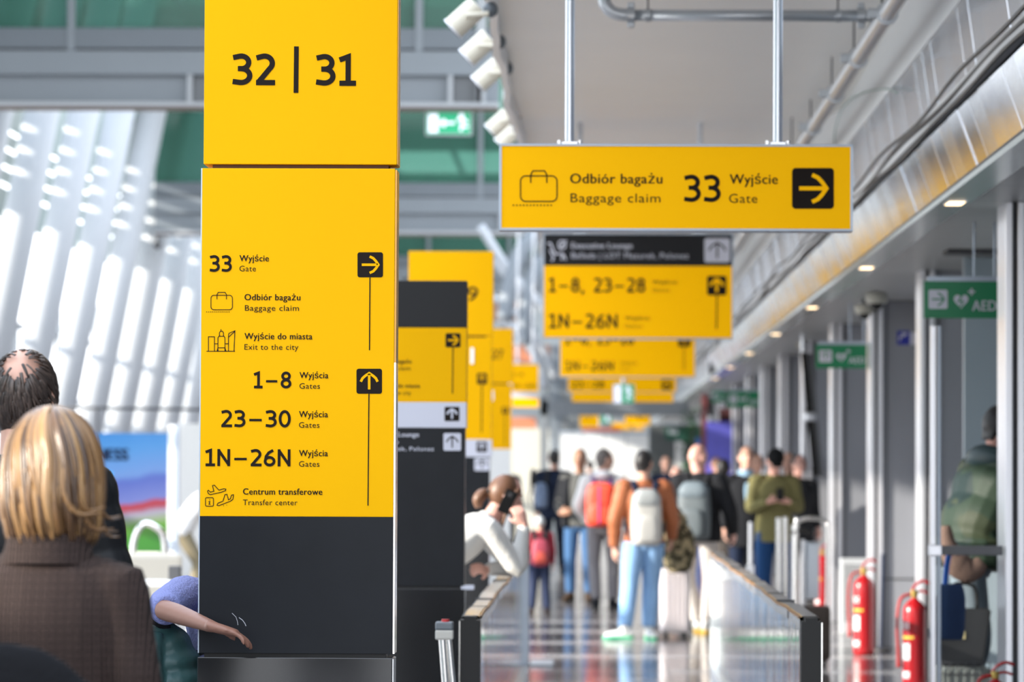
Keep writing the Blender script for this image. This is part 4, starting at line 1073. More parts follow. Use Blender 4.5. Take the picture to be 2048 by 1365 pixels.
        b_ = mk(); ell(b_, P(0,-.006,.035), (.090*k,.106*k,.105*k), M, 20, 14); ob('beanie', b_, hair, e, True)
        b_ = mk(); loft(b_, [tuple(P(0,-.0,.0))+(.092*k,.108*k), tuple(P(0,-.0,.035))+(.094*k,.110*k)], xdir=M @ V((1,0,0)), n=20, sub=1); ob('beanie_rim', b_, hair, e, True)
    elif hstyle == 'bald':
        b_ = mk()
        for s in (-1,1): loft(b_, [tuple(P(s*.070,.0,.0))+(.006,.02), tuple(P(s*.062,-.05,-.02))+(.008,.03), tuple(P(s*.03,-.085,-.04))+(.008,.03)], n=8, sub=3)
        ob('hair', b_, hair, e, True)
    if cap is not None:
        b_ = mk(); ell(b_, P(0,-.008,.048), (.088*k,.102*k,.088*k), M, 20, 14); loft(b_, [tuple(P(0,.075,.04))+(.060*k,.008), tuple(P(0,.135,.022))+(.05*k,.006)], xdir=M @ V((1,0,0)), n=12, sub=1); ob('cap', b_, cap, e, True)
    # garments
    if top is not None:
        hemz = hem if hem is not None else .84
        r = topr
        bm = mk()
        down = (j['pelvis']-j['waist']).normalized() if not lower else V((0,0,-1))
        ph = j['pelvis']+ (V((0,0,(hemz-.95)*k)) if lower else down*.08*k)
        N = 3 if not puff else 9
        loft(bm, [t5(ph,.185*r,.135*r), t5(j['pelvis']+(j['waist']-j['pelvis'])*.3,.182*r,.132*r), t5(j['waist'],.168*r,.122*r), t5(j['chest'],.192*r,.132*r), t5(j['chest']+(j['neck']-j['chest'])*.62,.180*r,.105*r), t5(j['chest']+(j['neck']-j['chest'])*.88,.115,.082), t5(j['neck']+(j['head']-j['neck'])*.12,.072,.070)],
             xdir=xd, n=18, sub=4 if not puff else 9, puff=puff*.5, npuff=7)
        if arms:
            for q in 'lr':
                sh, el, wr = j['sh_'+q], j['el_'+q], j['wr_'+q]; a = sleeve
                loft(bm, [t5(sh+(j['chest']-sh)*.25,.075,.07), t5(sh,.072*a,.072*a), t5((sh+el)/2,.064*a,.064*a), t5(el,.056*a,.056*a), t5(el+(wr-el)*.5,.049*a,.049*a), t5(wr-(wr-el)*.03,.040*a,.038*a)], n=14, sub=3 if not puff else 7, puff=puff, npuff=7)
        remesh(ob(topname, bm, top, e, True), vox, 3 if not puff else 1, .5)
    if collar is not None:
        b_ = mk(); nb_ = j['neck']; n_ = 16
        loft(b_, [tuple(nb_+V((0,-.0,-.02*k)))+(.088*k,.085*k), tuple(nb_+(hc-nb_)*.28+V((0,-.012*k,0)))+(.082*k,.080*k)], xdir=xd, n=n_, sub=1, cap=False)
        loft(b_, [tuple(nb_+V((0,-.0,-.02*k)))+(.070*k,.068*k), tuple(nb_+(hc-nb_)*.28+V((0,-.012*k,0)))+(.070*k,.068*k)], xdir=xd, n=n_, sub=1, cap=False)
        ob('collar', b_, collar, e, True)
    if legs is not None and legson:
        bm = mk()
        loft(bm, [t5(j['pelvis']+V((0,0,.05*k)),.160,.115), t5(j['pelvis']-V((0,0,.05*k)),.165,.12), t5(j['pelvis']-V((0,0,.13*k)),.12,.09)], xdir=xh, n=16, sub=3)
        for q in 'lr':
            a = legr; h_, kn, an = j['hp_'+q], j['kn_'+q], j['an_'+q]
            loft(bm, [t5(h_,.092*a,.098*a), t5((h_+kn)/2,.084*a,.088*a), t5(kn,.070*a,.074*a), t5(kn+(an-kn)*.45,.066*a,.070*a), t5(an+(kn-an)*.06,.058*a,.062*a)], n=14, sub=4)
        remesh(ob('trousers', bm, legs, e, True), vox, 3)
    if shoes is not None and legson:
        sm, sole = shoes if isinstance(shoes, tuple) else (shoes, RUB)
        for s, q in ((-1,'l'),(1,'r')):
            an = j['an_'+q]; dr = j.get('ft_'+q); dr = V(dr).normalized() if dr is not None else V((s*.18,1,0)).normalized()
            zb = an.z-.09*k
            bm = mk(); p0 = V((an.x, an.y, zb+.045*k))
            loft(bm, [tuple(p0-dr*.07*k)+(.030*k,.030*k), tuple(p0-dr*.03*k+V((0,0,.012*k)))+(.040*k,.050*k), tuple(p0+dr*.06*k)+(.045*k,.040*k), tuple(p0+dr*.14*k-V((0,0,.008*k)))+(.047*k,.030*k), tuple(p0+dr*.19*k-V((0,0,.014*k)))+(.030*k,.020*k)], xdir=dr.cross(V((0,0,1))), n=14, sub=3)
            loft(bm, [tuple(an+V((0,0,.03*k)))+(.045*k,.048*k), tuple(an-V((0,0,.03*k)))+(.046*k,.055*k)], n=12, sub=1)
            so_ = remesh(ob('shoe', bm, sm, e, True), .008, 1)
            bm = mk(); side = dr.cross(V((0,0,1))); pts = []
            for t_, w_ in ((-.085,.022),(-.06,.034),(0,.036),(.07,.042),(.13,.046),(.18,.036),(.205,.014)): pts.append((t_, w_))
            bot = [bm.verts.new(V((an.x,an.y,zb))+dr*t_*k+side*w_*k) for t_, w_ in pts]+[bm.verts.new(V((an.x,an.y,zb))+dr*t_*k-side*w_*k) for t_, w_ in pts[::-1]]
            f_ = bm.faces.new(bot); r_ = bmesh.ops.extrude_face_region(bm, geom=[f_])
            for v_ in [v_ for v_ in r_['geom'] if isinstance(v_, bmesh.types.BMVert)]: v_.co.z += .026*k
            ob('sole', bm, sole, so_)
    e['_'] = 1; del e['_']
    return e, j, M
def attach(e, o_):      # world matrix for a thing carried by a person, without parenting
    o_.location = e.location; o_.rotation_euler = e.rotation_euler; return o_
def backpack(e, j, label, body, w=.30, h=.46, t=.18, pocket=None, strap=None, lid=None, extra=None, zoff=0, k=1.0):
    """worn backpack: a thing of its own standing against the wearer's back"""
    b = empty('backpack', e.location, e.rotation_euler.z, label, 'bag')
    c = (j['chest']+j['waist'])/2; top = j['neck'].z-.07+zoff
    yb = min(j['chest'].y, j['waist'].y)-.115*k
    def blob(name, x0,x1,y0,y1,z0,z1, m_, par=b, r=.05):
        bm = mk(); n_ = 5
        cx, cyy = (x0+x1)/2, (y0+y1)/2
        secs = [(z0, .80),(z0+.03,.97),((z0+z1)/2,1.0),(z1-.07,.93),(z1-.02,.72),(z1,.45)]
        rings = []
        for z, f_ in secs:
            pts = []
            for i in range(20):
                a = 2*pi*i/20; ca, sa = cos(a), sin(a); q = 1/max(abs(ca)**4+abs(sa)**4, 1e-6)**.25
                pts.append(bm.verts.new((cx+(x1-x0)/2*f_*ca*q*.97, cyy+(y1-y0)/2*f_*sa*q*.97, z)))
            rings.append(pts)
        for a_, b_ in zip(rings, rings[1:]):
            for i in range(20): bm.faces.new((a_[i], a_[(i+1)%20], b_[(i+1)%20], b_[i]))
        bm.faces.new(rings[0][::-1]); bm.faces.new(rings[-1])
        o = ob(name, bm, m_, par, True); sm = o.modifiers.new('s','SUBSURF'); sm.levels = 1; sm.render_levels = 1; return o
    cx = j['chest'].x
    o = blob('main_pack', cx-w/2, cx+w/2, yb-t, yb, top-h, top, body)
    blob('front_pocket', cx-w*.36, cx+w*.36, yb-t-.05, yb-t+.03, top-h+.03, top-h*.45, pocket or body)
    if lid is not None: blob('lid', cx-w*.46, cx+w*.46, yb-t-.012, yb-.01, top-.16, top+.015, lid)
    st_ = strap or RUB
    for s, q in ((-1,'l'),(1,'r')):
        sh = j['sh_'+q]; x = cx+s*.105*k
        bm = mk(); loft(bm, [(x*.8,yb-.02,top-.04,.028,.008),(x,yb+.04,sh.z+.055*k,.028,.010),(x*1.08,j['chest'].y+.06*k,sh.z+.045*k,.028,.010),(x*1.15,j['chest'].y+.155*k,sh.z-.10*k,.026,.010),(x*1.25,j['chest'].y+.13*k,sh.z-.26*k,.020,.008),(x*1.7,yb+.05,sh.z-.34*k,.014,.006),(x*1.4,yb-.02,top-h+.06,.012,.006)], xdir=(1,0,0), n=8, sub=3); ob('shoulder_strap', bm, st_, b, True)
    bm = mk(); loft(bm, [(cx-.04,yb-.03,top-.02,.008,.008),(cx-.02,yb-.035,top+.03,.008,.008),(cx+.02,yb-.035,top+.03,.008,.008),(cx+.04,yb-.03,top-.02,.008,.008)], n=6, sub=3); ob('grab_loop', bm, st_, b, True)
    if extra is not None:
        bm = mk(); box(bm, (cx-.007, yb-t-.058, top-h+.04), (cx+.007, yb-t-.040, top-h*.08), .004); ob('zip_band', bm, extra, b)
    return b
def at(x, s): return V((W(x, 936, s).x, D(s), 0))
JB = fab('denim_blue', (.06,.13,.26), noise=.2); JL = fab('denim_light', (.26,.44,.70), noise=.22, nscale=6); JN = fab('denim_dark', (.015,.05,.14), noise=.2)
BLKF = fab('cloth_black', (.018,.019,.022)); NAVY = fab('cloth_navy', (.015,.022,.045)); GRYF = fab('cloth_grey', (.13,.13,.14)); GTR = fab('trouser_grey', (.20,.19,.20))
WHF = fab('cloth_white', (.72,.71,.69)); BEI = fab('trouser_beige', (.50,.46,.43))

# -- woman in the brown checked shirt, back to us
PL = pattern('plaid_brown', 'plaid', (.014,.009,.0078), (.006,.0035,.003), (.10,.066,.055), scale=17)
L1 = at(101, 900)
e1, j1, M1 = person('woman with chin-length honey-brown hair in a brown checked shirt, seen from behind', L1, radians(-6), 1.70,
    J=dict(el_l=(-.24,-.02,1.12), el_r=(.215,-.02,1.12), wr_r=(.22,.12,.93), sh_r=(.155,-.005,1.37), sh_l=(-.16,-.005,1.37)),
    top=PL, topr=1.02, sleeve=1.05, hem=.72, legs=JN, shoes=BLKF, hair=HA, hstyle='none', vox=.007, look=(12,-4,0), topname='shirt')
HH = bpy.data.materials.new('hair_honey'); HH.use_nodes = True
def hair_mat(M, c1, c2, c3):
    n = M.node_tree; b = n.nodes['Principled BSDF']; b.inputs['Roughness'].default_value = .36; b.inputs['Specular IOR Level'].default_value = .6
    g = n.nodes.new('ShaderNodeNewGeometry'); r = n.nodes.new('ShaderNodeValToRGB')
    r.color_ramp.elements[0].color = c1+(1,); r.color_ramp.elements[1].color = c3+(1,); el = r.color_ramp.elements.new(.5); el.color = c2+(1,)
    n.links.new(g.outputs['Random Per Island'], r.inputs[0]); n.links.new(r.outputs[0], b.inputs['Base Color'])
hair_mat(HH, (.035,.015,.006), (.15,.072,.022), (.36,.205,.08))
def locks(e, hc, M, m, n, paths, base=None, name='hair'):
    bm = mk()
    if base: base(bm)
    for i in range(n):
        pts, r = paths(i)
        pts = [tuple(hc + M @ V(p)) for p in pts]
        k_ = len(pts)
        loft(bm, [pts[q]+(r*(1-.75*(q/(k_-1))**3), r*.6*(1-.75*(q/(k_-1))**3)) for q in range(k_)], n=5, sub=3)
    return tag(ob(name, bm, m, e, True), kind='stuff')
def bob(i):
    a = random.uniform(-pi, pi)            # azimuth, 0 = back
    if abs(a) > 2.35: a = random.uniform(-2.3, 2.3)
    rx, ry, rz = .098, .116, .132
    g = random.uniform(.0, .014)
    pts = []
    for t in (8, 32, 58, 84):
        th = radians(t+random.uniform(-2,2)); aa = a+.30*(t-84)/76.; pts.append(((rx+g)*sin(th)*sin(aa), -(ry+g)*sin(th)*cos(aa)+.01, (rz+g)*cos(th)))
    L = random.uniform(.09, .155)
    fl = random.uniform(-.02, .016); s = a+random.uniform(-.12,.12)
    for q, w_ in ((.4, 1.03), (.75, .96), (1.0, .84)):
        s += .06
        pts.append(((rx+g+fl*q*q)*w_*sin(s), -(ry+g+fl*q*q)*w_*cos(s)+.01, -.012-L*q))
    if i % 23 == 0 and sin(a) > .2: pts[-1] = (pts[-1][0]+.07, pts[-1][1], pts[-1][2]+.02); pts[-2] = (pts[-2][0]+.025, pts[-2][1], pts[-2][2]-.01)
    return pts, random.uniform(.004,.010)
def bob_base(hc, M):
    def f(bm):
        ell(bm, hc+M @ V((0,-.012,.006)), (.094,.104,.124), M, 24, 18)
        loft(bm, [tuple(hc+M @ V((0,-.015,.02)))+(.092,.095), tuple(hc+M @ V((0,-.02,-.06)))+(.092,.088), tuple(hc+M @ V((0,-.025,-.13)))+(.080,.070)], xdir=M @ V((1,0,0)), n=22, sub=2)
    return f
locks(e1, j1['head'], M1, HH, 620, bob, bob_base(j1['head'], M1))
b_ = mk(); nk = j1['neck']
loft(b_, [tuple(nk+V((0,-.005,-.03)))+(.108,.092), tuple(nk+V((0,-.005,.035)))+(.088,.080)], xdir=(1,0,0), n=24, sub=2, cap=False); loft(b_, [tuple(nk+V((0,-.005,-.02)))+(.098,.084), tuple(nk+V((0,-.005,.035)))+(.086,.078)], xdir=(1,0,0), n=24, sub=2, cap=False)
ob('collar', b_, PL, e1, True)

# -- tall man in a black padded coat
PUFB = mat('padded_black', (.008,.0085,.0095), .5, noise=.2, nscale=5, bump=.6, bscale=14, spec=.2)
e2, j2, M2 = person('tall man in a black padded coat with thinning dark hair, back to us', at(42, 700), radians(-4), 1.93,
    J=dict(el_r=(.245,-.0,1.10), el_l=(-.27,0,1.10), sh_r=(.165,-.005,1.385), sh_l=(-.2,-.005,1.40), wr_r=(.25,.15,.93)), top=PUFB, topr=1.04, sleeve=1.2, puff=.10, hem=.70, legs=BLKF, shoes=BLKF, hair=HB, hstyle='none', vox=.009, look=(-10,8,0), topname='coat')
HD = bpy.data.materials.new('hair_dark_locks'); HD.use_nodes = True; hair_mat(HD, (.022,.015,.012), (.05,.034,.026), (.10,.07,.055))
def shorth(i):
    a = random.uniform(-2.0, 2.0); t0 = random.choice((18, 34, 50, 66, 82, 98, 110)) + random.uniform(-7,7)
    a = random.uniform(-pi, pi)
    if t0 < 30 and random.random() < .93: t0 += 24
    rx, ry, rz = .083, .102, .128; pts = []
    for q in range(4):
        th = radians(t0+q*9); gg = .002+.004*sin(q*1.1)
        pts.append(((rx+gg)*sin(th)*sin(a+q*.04), -(ry+gg)*sin(th)*cos(a+q*.04), (rz+gg)*cos(th)))
    return [tuple(c*1.10 for c in p) for p in pts], random.uniform(.003,.0055)
def sh_base(bm):
    def f(co):
        return co
    ell(bm, j2['head']+M2 @ V((.0,-.006,-.008))-(M2c @ V((0,0,.012))), (.0885,.108,.128), M2, 24, 18)
M2c = M2 @ Matrix.Rotation(radians(34), 3, 'X') @ Matrix.Rotation(radians(12), 3, 'Y')
locks(e2, j2['head'], M2c, HD, 1000, shorth, sh_base)

# -- black padded bag, low against the checked shirt
bg1 = empty('shoulder_bag', at(60, 1010), 0, 'black padded bag at the bottom corner against the checked shirt', 'bag')
b_ = mk(); loft(b_, [(-.28,0,.86,.05,.22),(-.12,0,.88,.075,.30),(.02,.0,.85,.07,.28),(.12,.0,.80,.05,.20),(.17,0,.76,.02,.09)], xdir=(0,1,0), n=22, sub=4, puff=.05, npuff=4)
for v_ in b_.verts: pass
remesh(ob('padded_body', b_, fab('bag_cloth_black', (.006,.006,.007)), bg1, True), .012, 2)
tb('strap', [(-.2,.05,1.08),(-.22,.09,1.25),(-.2,.12,1.36)], .014, RUB, bg1, 8, 3)
bg1.location.z = 0.07

# -- leaning woman in a white sweater on the phone
KW = fab('sweater_white', (.70,.69,.66), noise=.05, bump=.5, bscale=50)
e3, j3, M3 = person('woman in a white sweater leaning on the balustrade, phone at her ear', V((-.835, D(338), 0.02)), radians(-78), 1.70,
    J=dict(pelvis=(0,-.16,.93), waist=(0,-.12,1.04), chest=(0,.06,1.18), neck=(0,.235,1.30), head=(0,.335,1.455),
           sh_l=(-.15,.20,1.255), el_l=(-.10,.40,1.02), wr_l=(-.02,.22,1.0), sh_r=(.155,.20,1.255), el_r=(.15,.385,1.01), wr_r=(.125,.425,1.275), hd_r=(.0,-.25,.6), pl_r=(-1,-.1,0), hd_l=(.5,-.4,.1), pl_l=(0,-1,-.4),
           hp_l=(-.09,-.16,.88), hp_r=(.09,-.16,.88), kn_l=(-.10,-.12,.48), kn_r=(.10,-.14,.48), an_l=(-.1,-.22,.09), an_r=(.1,-.25,.09)),
    top=KW, sleeve=1.0, hem=.80, legs=GRYF, shoes=BLKF, hair=HA, hstyle='pony', vox=.009, face=True, look=(-4,-20,0), skin=SKINP, lower=True, topname='sweater', curl=45)
ph = empty('phone', V(e3.location), e3.rotation_euler.z, 'dark smartphone held to the ear of the sweater woman', 'phone')
q = M3 @ V((.092,.012,-.035))+j3['head']
b_ = mk(); box(b_, (-.005,-.036,-.072), (.005,.036,.072), .003)
for v_ in b_.verts: v_.co = Matrix.Rotation(radians(-25),3,'X') @ v_.co + q
ob('phone_body', b_, RUB, ph); 
b_ = mk(); box(b_, (.005,-.015,.03), (.008,.01,.058), .002)
for v_ in b_.verts: v_.co = Matrix.Rotation(radians(-25),3,'X') @ v_.co + q
ob('camera_bump', b_, DARK, ph)

# -- child with maroon backpack
MAR = fab('maroon', (.28,.03,.045), noise=.2)
e4, j4, M4 = person('small child in a pale hat and navy trousers beside the left balustrade', at(1080, 184), radians(5), 1.08, top=MAR, legs=fab('navy_trouser', (.03,.04,.08)), legr=1.15, shoes=fab('shoe_dark', (.03,.02,.02)), hair=fab('hat_grey', (.50,.52,.52)), hstyle='beanie', vox=.009, hem=.9,
    J=dict(head=(0,.018,1.60), kn_l=(-.105,.02,.5), an_l=(-.14,-.02,.09), an_r=(.14,-.02,.09)))
backpack(e4, j4, 'maroon backpack worn by the small child', mat('pack_maroon', (.36,.05,.08), .5, noise=.2), w=.20, h=.30, t=.11, k=.62, pocket=fab('pack_orange', (.45,.08,.06)))

# -- man in navy jacket, far left of the walkers
e5, j5, M5 = person('man in a dark navy jacket walking off behind the man in blue jeans', at(1108, 135), radians(4), 1.86, top=NAVY, topr=1.1, sleeve=1.15, hem=.80, legs=fab('trouser_ink', (.012,.016,.03)), shoes=BLKF, hair=HK, vox=.012,
    J=dict(an_l=(-.12,.12,.09), kn_l=(-.11,.10,.5), an_r=(.12,-.10,.09)), look=(0,0,0))
bp = backpack(e5, j5, 'blue-grey backpack hanging off the left shoulder of the navy-jacketed man', mat('pack_bluegrey', (.16,.22,.34), .6, noise=.2), w=.20, h=.38, t=.15, zoff=-.10); bp.location.x -= .20; bp.location.y -= .03
# -- man facing, dark tee and open jacket, jeans
e6, j6, M6 = person('man in blue jeans and a grey top under an open dark jacket, facing the camera', at(1160, 168), pi+radians(-12), 1.82, top=fab('top_grey', (.10,.10,.095)), hem=.86, legs=JB, shoes=fab('shoe_brown', (.06,.035,.02)), hair=HG, hstyle='short', vox=.011, face=True, skin=SKIND,
    J=dict(wr_r=(.17,.24,1.02), el_r=(.25,-.02,1.12), hd_r=(-.5,.3,.1), pl_r=(0,-1,0)), look=(0,0,0), topname='shirt')
b_ = mk()
for s, q in ((-1,'l'),(1,'r')):
    k = 1.82/1.75
    loft(b_, [(s*.15,.0,.86*k,.075,.150),(s*.15,-.0,1.1*k,.075,.145),(s*.14,-.01,1.3*k,.085,.145),(s*.12,-.01,1.43*k,.055,.095)], xdir=(1,0,0), n=12, sub=3)
    sh, el, wr = j6['sh_'+q], j6['el_'+q], j6['wr_'+q]; loft(b_, [tuple(sh)+(.080,.080), tuple((sh+el)/2)+(.072,.072), tuple(el)+(.064,.064), tuple(wr*.9+el*.1)+(.050,.050)], n=12, sub=3)
remesh(ob('open_jacket', b_, BLKF, e6, True), .011, 2)
# -- man with the red backpack
e7, j7, M7 = person('man in a white hooded jacket and grey trousers walking away with a red backpack', at(1207, 177), radians(-8), 1.81, top=WHF, topr=1.05, sleeve=1.15, hem=.92, legs=GTR, shoes=BLKF, hair=HG, vox=.010, face=True,
    J=dict(el_l=(-.27,-.06,1.13), wr_l=(-.20,.12,.95), an_l=(-.07,-.05,.09), an_r=(.10,.06,.09), kn_r=(.10,.08,.5), head=(.01,.02,1.632)), look=(-55,0,0))
b_ = mk(); n7 = j7['neck']; loft(b_, [tuple(n7+V((-.10,-.03,-.02)))+(.03,.03), tuple(n7+V((-.07,-.09,.01)))+(.05,.045), tuple(n7+V((0,-.115,.015)))+(.055,.055), tuple(n7+V((.07,-.09,.01)))+(.05,.045), tuple(n7+V((.10,-.03,-.02)))+(.03,.03)], n=12, sub=3); ob('hood', b_, fab('hood_grey', (.50,.51,.55)), e7, True)
backpack(e7, j7, 'bright red-orange backpack with a purple zip on the white-jacketed man', mat('pack_red', (.80,.06,.02), .5, noise=.15), w=.36, h=.50, t=.17, strap=mat('strap_purple', (.14,.05,.22), .6), extra=mat('zip_purple', (.10,.02,.32), .5), pocket=mat('pack_red2', (.85,.07,.025), .5))
# -- man in the rust puffer, light jeans
RUST = mat('padded_rust', (.36,.12,.05), .5, noise=.15, nscale=5, bump=.4, bscale=20, spec=.25)
GSH = (mat('shoe_white', (.75,.76,.74), .6), mat('sole_green', (.03,.45,.22), .5))
e8, j8, M8 = person('young man in a rust padded jacket, pale jeans and white green-soled shoes', at(1288, 214), radians(6), 1.76, top=RUST, topr=1.05, sleeve=1.25, puff=.07, hem=.90, legs=JL, legr=1.18, shoes=GSH, hair=HK, vox=.009, face=True,
    J=dict(sh_l=(-.18,-.005,1.40), sh_r=(.18,0,1.40), el_l=(-.27,-.03,1.12), wr_l=(-.27,.02,.85), el_r=(.26,-.02,1.12), wr_r=(.27,.10,.93), kn_l=(-.13,.0,.5), an_l=(-.19,-.14,.10), kn_r=(.08,.10,.5), an_r=(.06,.06,.09), hp_r=(.09,0,.9), ft_l=(-1,.25,0), ft_r=(.1,-.9,0)), look=(-30,-4,0))
backpack(e8, j8, 'pale grey backpack with dark straps on the rust-jacketed young man', mat('pack_pale', (.50,.49,.46), .6, noise=.1), w=.30, h=.52, t=.17, strap=NAVY, lid=mat('pack_lid', (.36,.38,.38), .6), k=1.0)
# camouflage jacket over his arm, white suitcase
CAMO = pattern('camo', 'camo', (.085,.075,.045), (.34,.28,.17), (.030,.026,.018), scale=11)
cj = empty('camouflage_jacket', at(1343, 212), 0, 'olive and tan camouflage jacket hanging from the arm of the rust-jacketed man', 'jacket')
b_ = mk(); loft(b_, [(-.03,-.02,1.28,.05,.05),(-.02,-.02,1.16,.13,.09),(.02,-.02,1.02,.15,.10),(.06,-.02,.86,.17,.10),(.07,-.02,.72,.14,.09),(.08,-.01,.62,.09,.06)], xdir=(1,0,0), n=18, sub=4, puff=.10, npuff=5)
loft(b_, [(-.10,-.05,1.10,.05,.05),(-.15,-.07,.95,.055,.05),(-.11,-.08,.80,.05,.05)], n=12, sub=3)
remesh(ob('jacket_body', b_, CAMO, cj, True), .012, 1)
def suitcase(x, s, w, h, t, m_, label, rz=0, handle=.25, band=None, hm=None, z0=0):
    e = empty('suitcase', at(x, s), rz, label, 'luggage'); e.location.z = z0
    bx('shell', (-w/2,-t/2,.05), (w/2,t/2,.05+h), m_, e, .035)
    for k in range(5): bx('rib', (-w/2+.05+k*(w-.1)/4-.008,-t/2-.006,.10), (-w/2+.05+k*(w-.1)/4+.008,-t/2+.002,h), m_, e, .002)
    for sx in (-1,1):
        for sy in (-1,1): cy('wheel', (sx*(w/2-.05)-.012, sy*(t/2-.04), .026), (sx*(w/2-.05)+.012, sy*(t/2-.04), .026), .026, RUB, e, 14)
        if handle: cy('handle_tube', (sx*w*.22, t/2-.03, .05+h), (sx*w*.22, t/2-.03, .05+h+handle), .009, hm or CHR, e, 8)
    if handle: bx('grip', (-w*.24,t/2-.045,.05+h+handle-.01), (w*.24,t/2-.015,.05+h+handle+.02), RUB, e, .006)
    return e
suitcase(1350, 211, .27, .60, .20, mat('case_white', (.80,.74,.75), .3, noise=.05), 'white and pale pink suitcase between the pale jeans and the bald man', .1, .06)
# -- bald man
e9, j9, M9 = person('bald man in a black jacket and beige trousers with a slate backpack', at(1398, 205), radians(-14), 1.84, top=BLKF, topr=1.18, sleeve=1.3, hem=.84, legs=BEI, shoes=(mat('shoe_pale', (.6,.6,.58), .6), mat('sole_yellow', (.75,.45,.02), .5)), hair=None, hstyle='none', vox=.010, face=True, skin=SKINP,
    J=dict(el_r=(.30,-.02,1.12), wr_r=(.30,.12,.92), head=(-.02,.03,1.62), an_l=(-.02,.05,.09), an_r=(.09,-.08,.09)), look=(-35,-8,0))
backpack(e9, j9, 'slate grey backpack high on the black-jacketed bald man', mat('pack_slate', (.095,.115,.125), .6, noise=.12), w=.34, h=.56, t=.19, strap=BLKF, lid=mat('pack_slate_lid', (.13,.165,.19), .6))
# -- figure in the long taupe coat with a hand behind
e10, j10, M10 = person('person in a long taupe coat, dark hair, between the bald man and the dark-coated man', at(1446, 176), radians(10), 1.70, top=fab('coat_taupe', (.11,.095,.085)), topr=1.1, sleeve=1.1, hem=.45, legs=BLKF, shoes=BLKF, hair=HK, vox=.011, topname='coat',
    J=dict(el_r=(.24,-.12,1.15), wr_r=(.10,-.20,1.20), hd_r=(-.3,0,.4), pl_r=(0,1,0)))
# -- dark-coated man facing
e11, j11, M11 = person('man in an open black coat over a light blue shirt, facing the camera', at(1492, 182), pi+radians(8), 1.84, top=BLKF, topr=1.05, hem=.70, legs=NAVY, shoes=BLKF, hair=HB, vox=.010, face=True, collar=fab('shirt_blue', (.25,.38,.50)), topname='coat', look=(0,5,0))
b_ = mk(); loft(b_, [(0,.135,1.44,.03,.01),(0,.152,1.35,.045,.01),(0,.158,1.20,.03,.01)], xdir=(1,0,0), n=10, sub=2); ob('shirt_front', b_, fab('shirt_blue', (.25,.38,.50)), e11, True)
# -- man in the olive jacket using his phone
OLV = fab('jacket_olive', (.165,.15,.065), noise=.12)
e12, j12, M12 = person('man in an olive jacket and black cap looking down at his phone with both hands', at(1549, 192), pi+radians(6), 1.83, top=OLV, topr=1.04, sleeve=1.12, hem=.80, legs=JN, legr=1.1, shoes=BLKF, hair=HK, hstyle='short', cap=fab('cap_black', (.012,.012,.013)), vox=.009, face=True, skin=SKINP,
    J=dict(head=(0,.06,1.60), el_l=(-.235,.02,1.14), el_r=(.235,.02,1.14), wr_l=(-.10,.28,1.20), wr_r=(.10,.28,1.20), hd_l=(.6,.25,.2), hd_r=(-.6,.25,.2), pl_l=(.2,-.6,1), pl_r=(-.2,-.6,1)), look=(0,-32,0), curl=35)
ph2 = empty('phone', V(e12.location), e12.rotation_euler.z, 'small dark phone in the hands of the olive-jacketed man', 'phone')
bx('phone_body', (-.04,.375,1.27), (.04,.385,1.40), RUB, ph2, .003); bx('phone_screen', (-.035,.3745,1.275), (.035,.3749,1.395), DARK, ph2)
# cap badge
b_ = mk()
tag(cj, None)
# -- others behind
def far(label, x, s, H, rz, top_, hair_, skin_=SKIN, hst='short', **kw):
    return person(label, at(x, s), rz, H, top=top_, hem=.75, legs=kw.pop('legs', BLKF), shoes=BLKF, hair=hair_, hstyle=hst, vox=.013, face=True, skin=skin_, **kw)
far('passer-by in a dark coat just behind the cap of the olive-jacketed man', 1578, 158, 1.80, pi-.3, BLKF, HB)
far('dark-haired passer-by right beside the olive-jacketed man, against the pier', 1597, 168, 1.76, pi+.3, BLKF, HK, SKINP)
far('dark-haired passer-by beyond the black-coated man, only the hair and cheek showing', 1512, 160, 1.78, pi+.5, BLKF, HK)
far('small far person with black hair seen over the grey backpack', 1331, 116, 1.80, pi, NAVY, HK)
far('far fair-faced person next to the bald head', 1352, 125, 1.62, pi, fab('coat_dun', (.16,.13,.11)), HB, SKINP)
far('far dark-haired head beside the purple display', 1432, 120, 1.78, pi, BLKF, HK, SKIND)
far('person in a lilac-grey beanie beyond the far yellow pylon, above the sweater woman', 1003, 150, 1.80, 0, fab('coat_plum', (.03,.025,.035)), fab('beanie_lilac', (.30,.27,.34)), hst='beanie')
far('far walker in black at the white kiosk', 1180, 92, 1.76, .2, BLKF, HK)

# -- bending traveller in the dark green puffer
GRP = pattern('puffer_camo', 'camo', (.022,.038,.024), (.008,.020,.019), (.034,.044,.024), scale=3.2, rough=.5)
e13, j13, M13 = person('traveller bending forward in a dark green puffer jacket behind the barrier bar', V((W(1946,936,331).x, 23.2, 0)), radians(-62), 1.95,
    J=dict(pelvis=(0,-.02,.98), waist=(0,.0,1.12), chest=(0,.11,1.33), neck=(0,.21,1.49), head=(0,.175,1.66), sh_l=(-.20,.16,1.42), sh_r=(.20,.16,1.42), el_l=(-.26,.34,1.12), el_r=(.27,.22,1.08), wr_l=(-.15,.50,1.0), wr_r=(.20,.36,.88),
           hp_l=(-.09,-.10,.92), hp_r=(.09,-.10,.92), kn_l=(-.11,.0,.50), kn_r=(.10,-.04,.50), an_l=(-.12,-.05,.09), an_r=(.13,-.22,.09)), top=GRP, topr=1.28, sleeve=1.45, puff=.26, lower=False, legs=fab('trouser_slate', (.16,.20,.23), noise=.2), legr=1.05, shoes=BLKF, hair=HK, vox=.010, look=(0,-18,0), skin=SKINP)
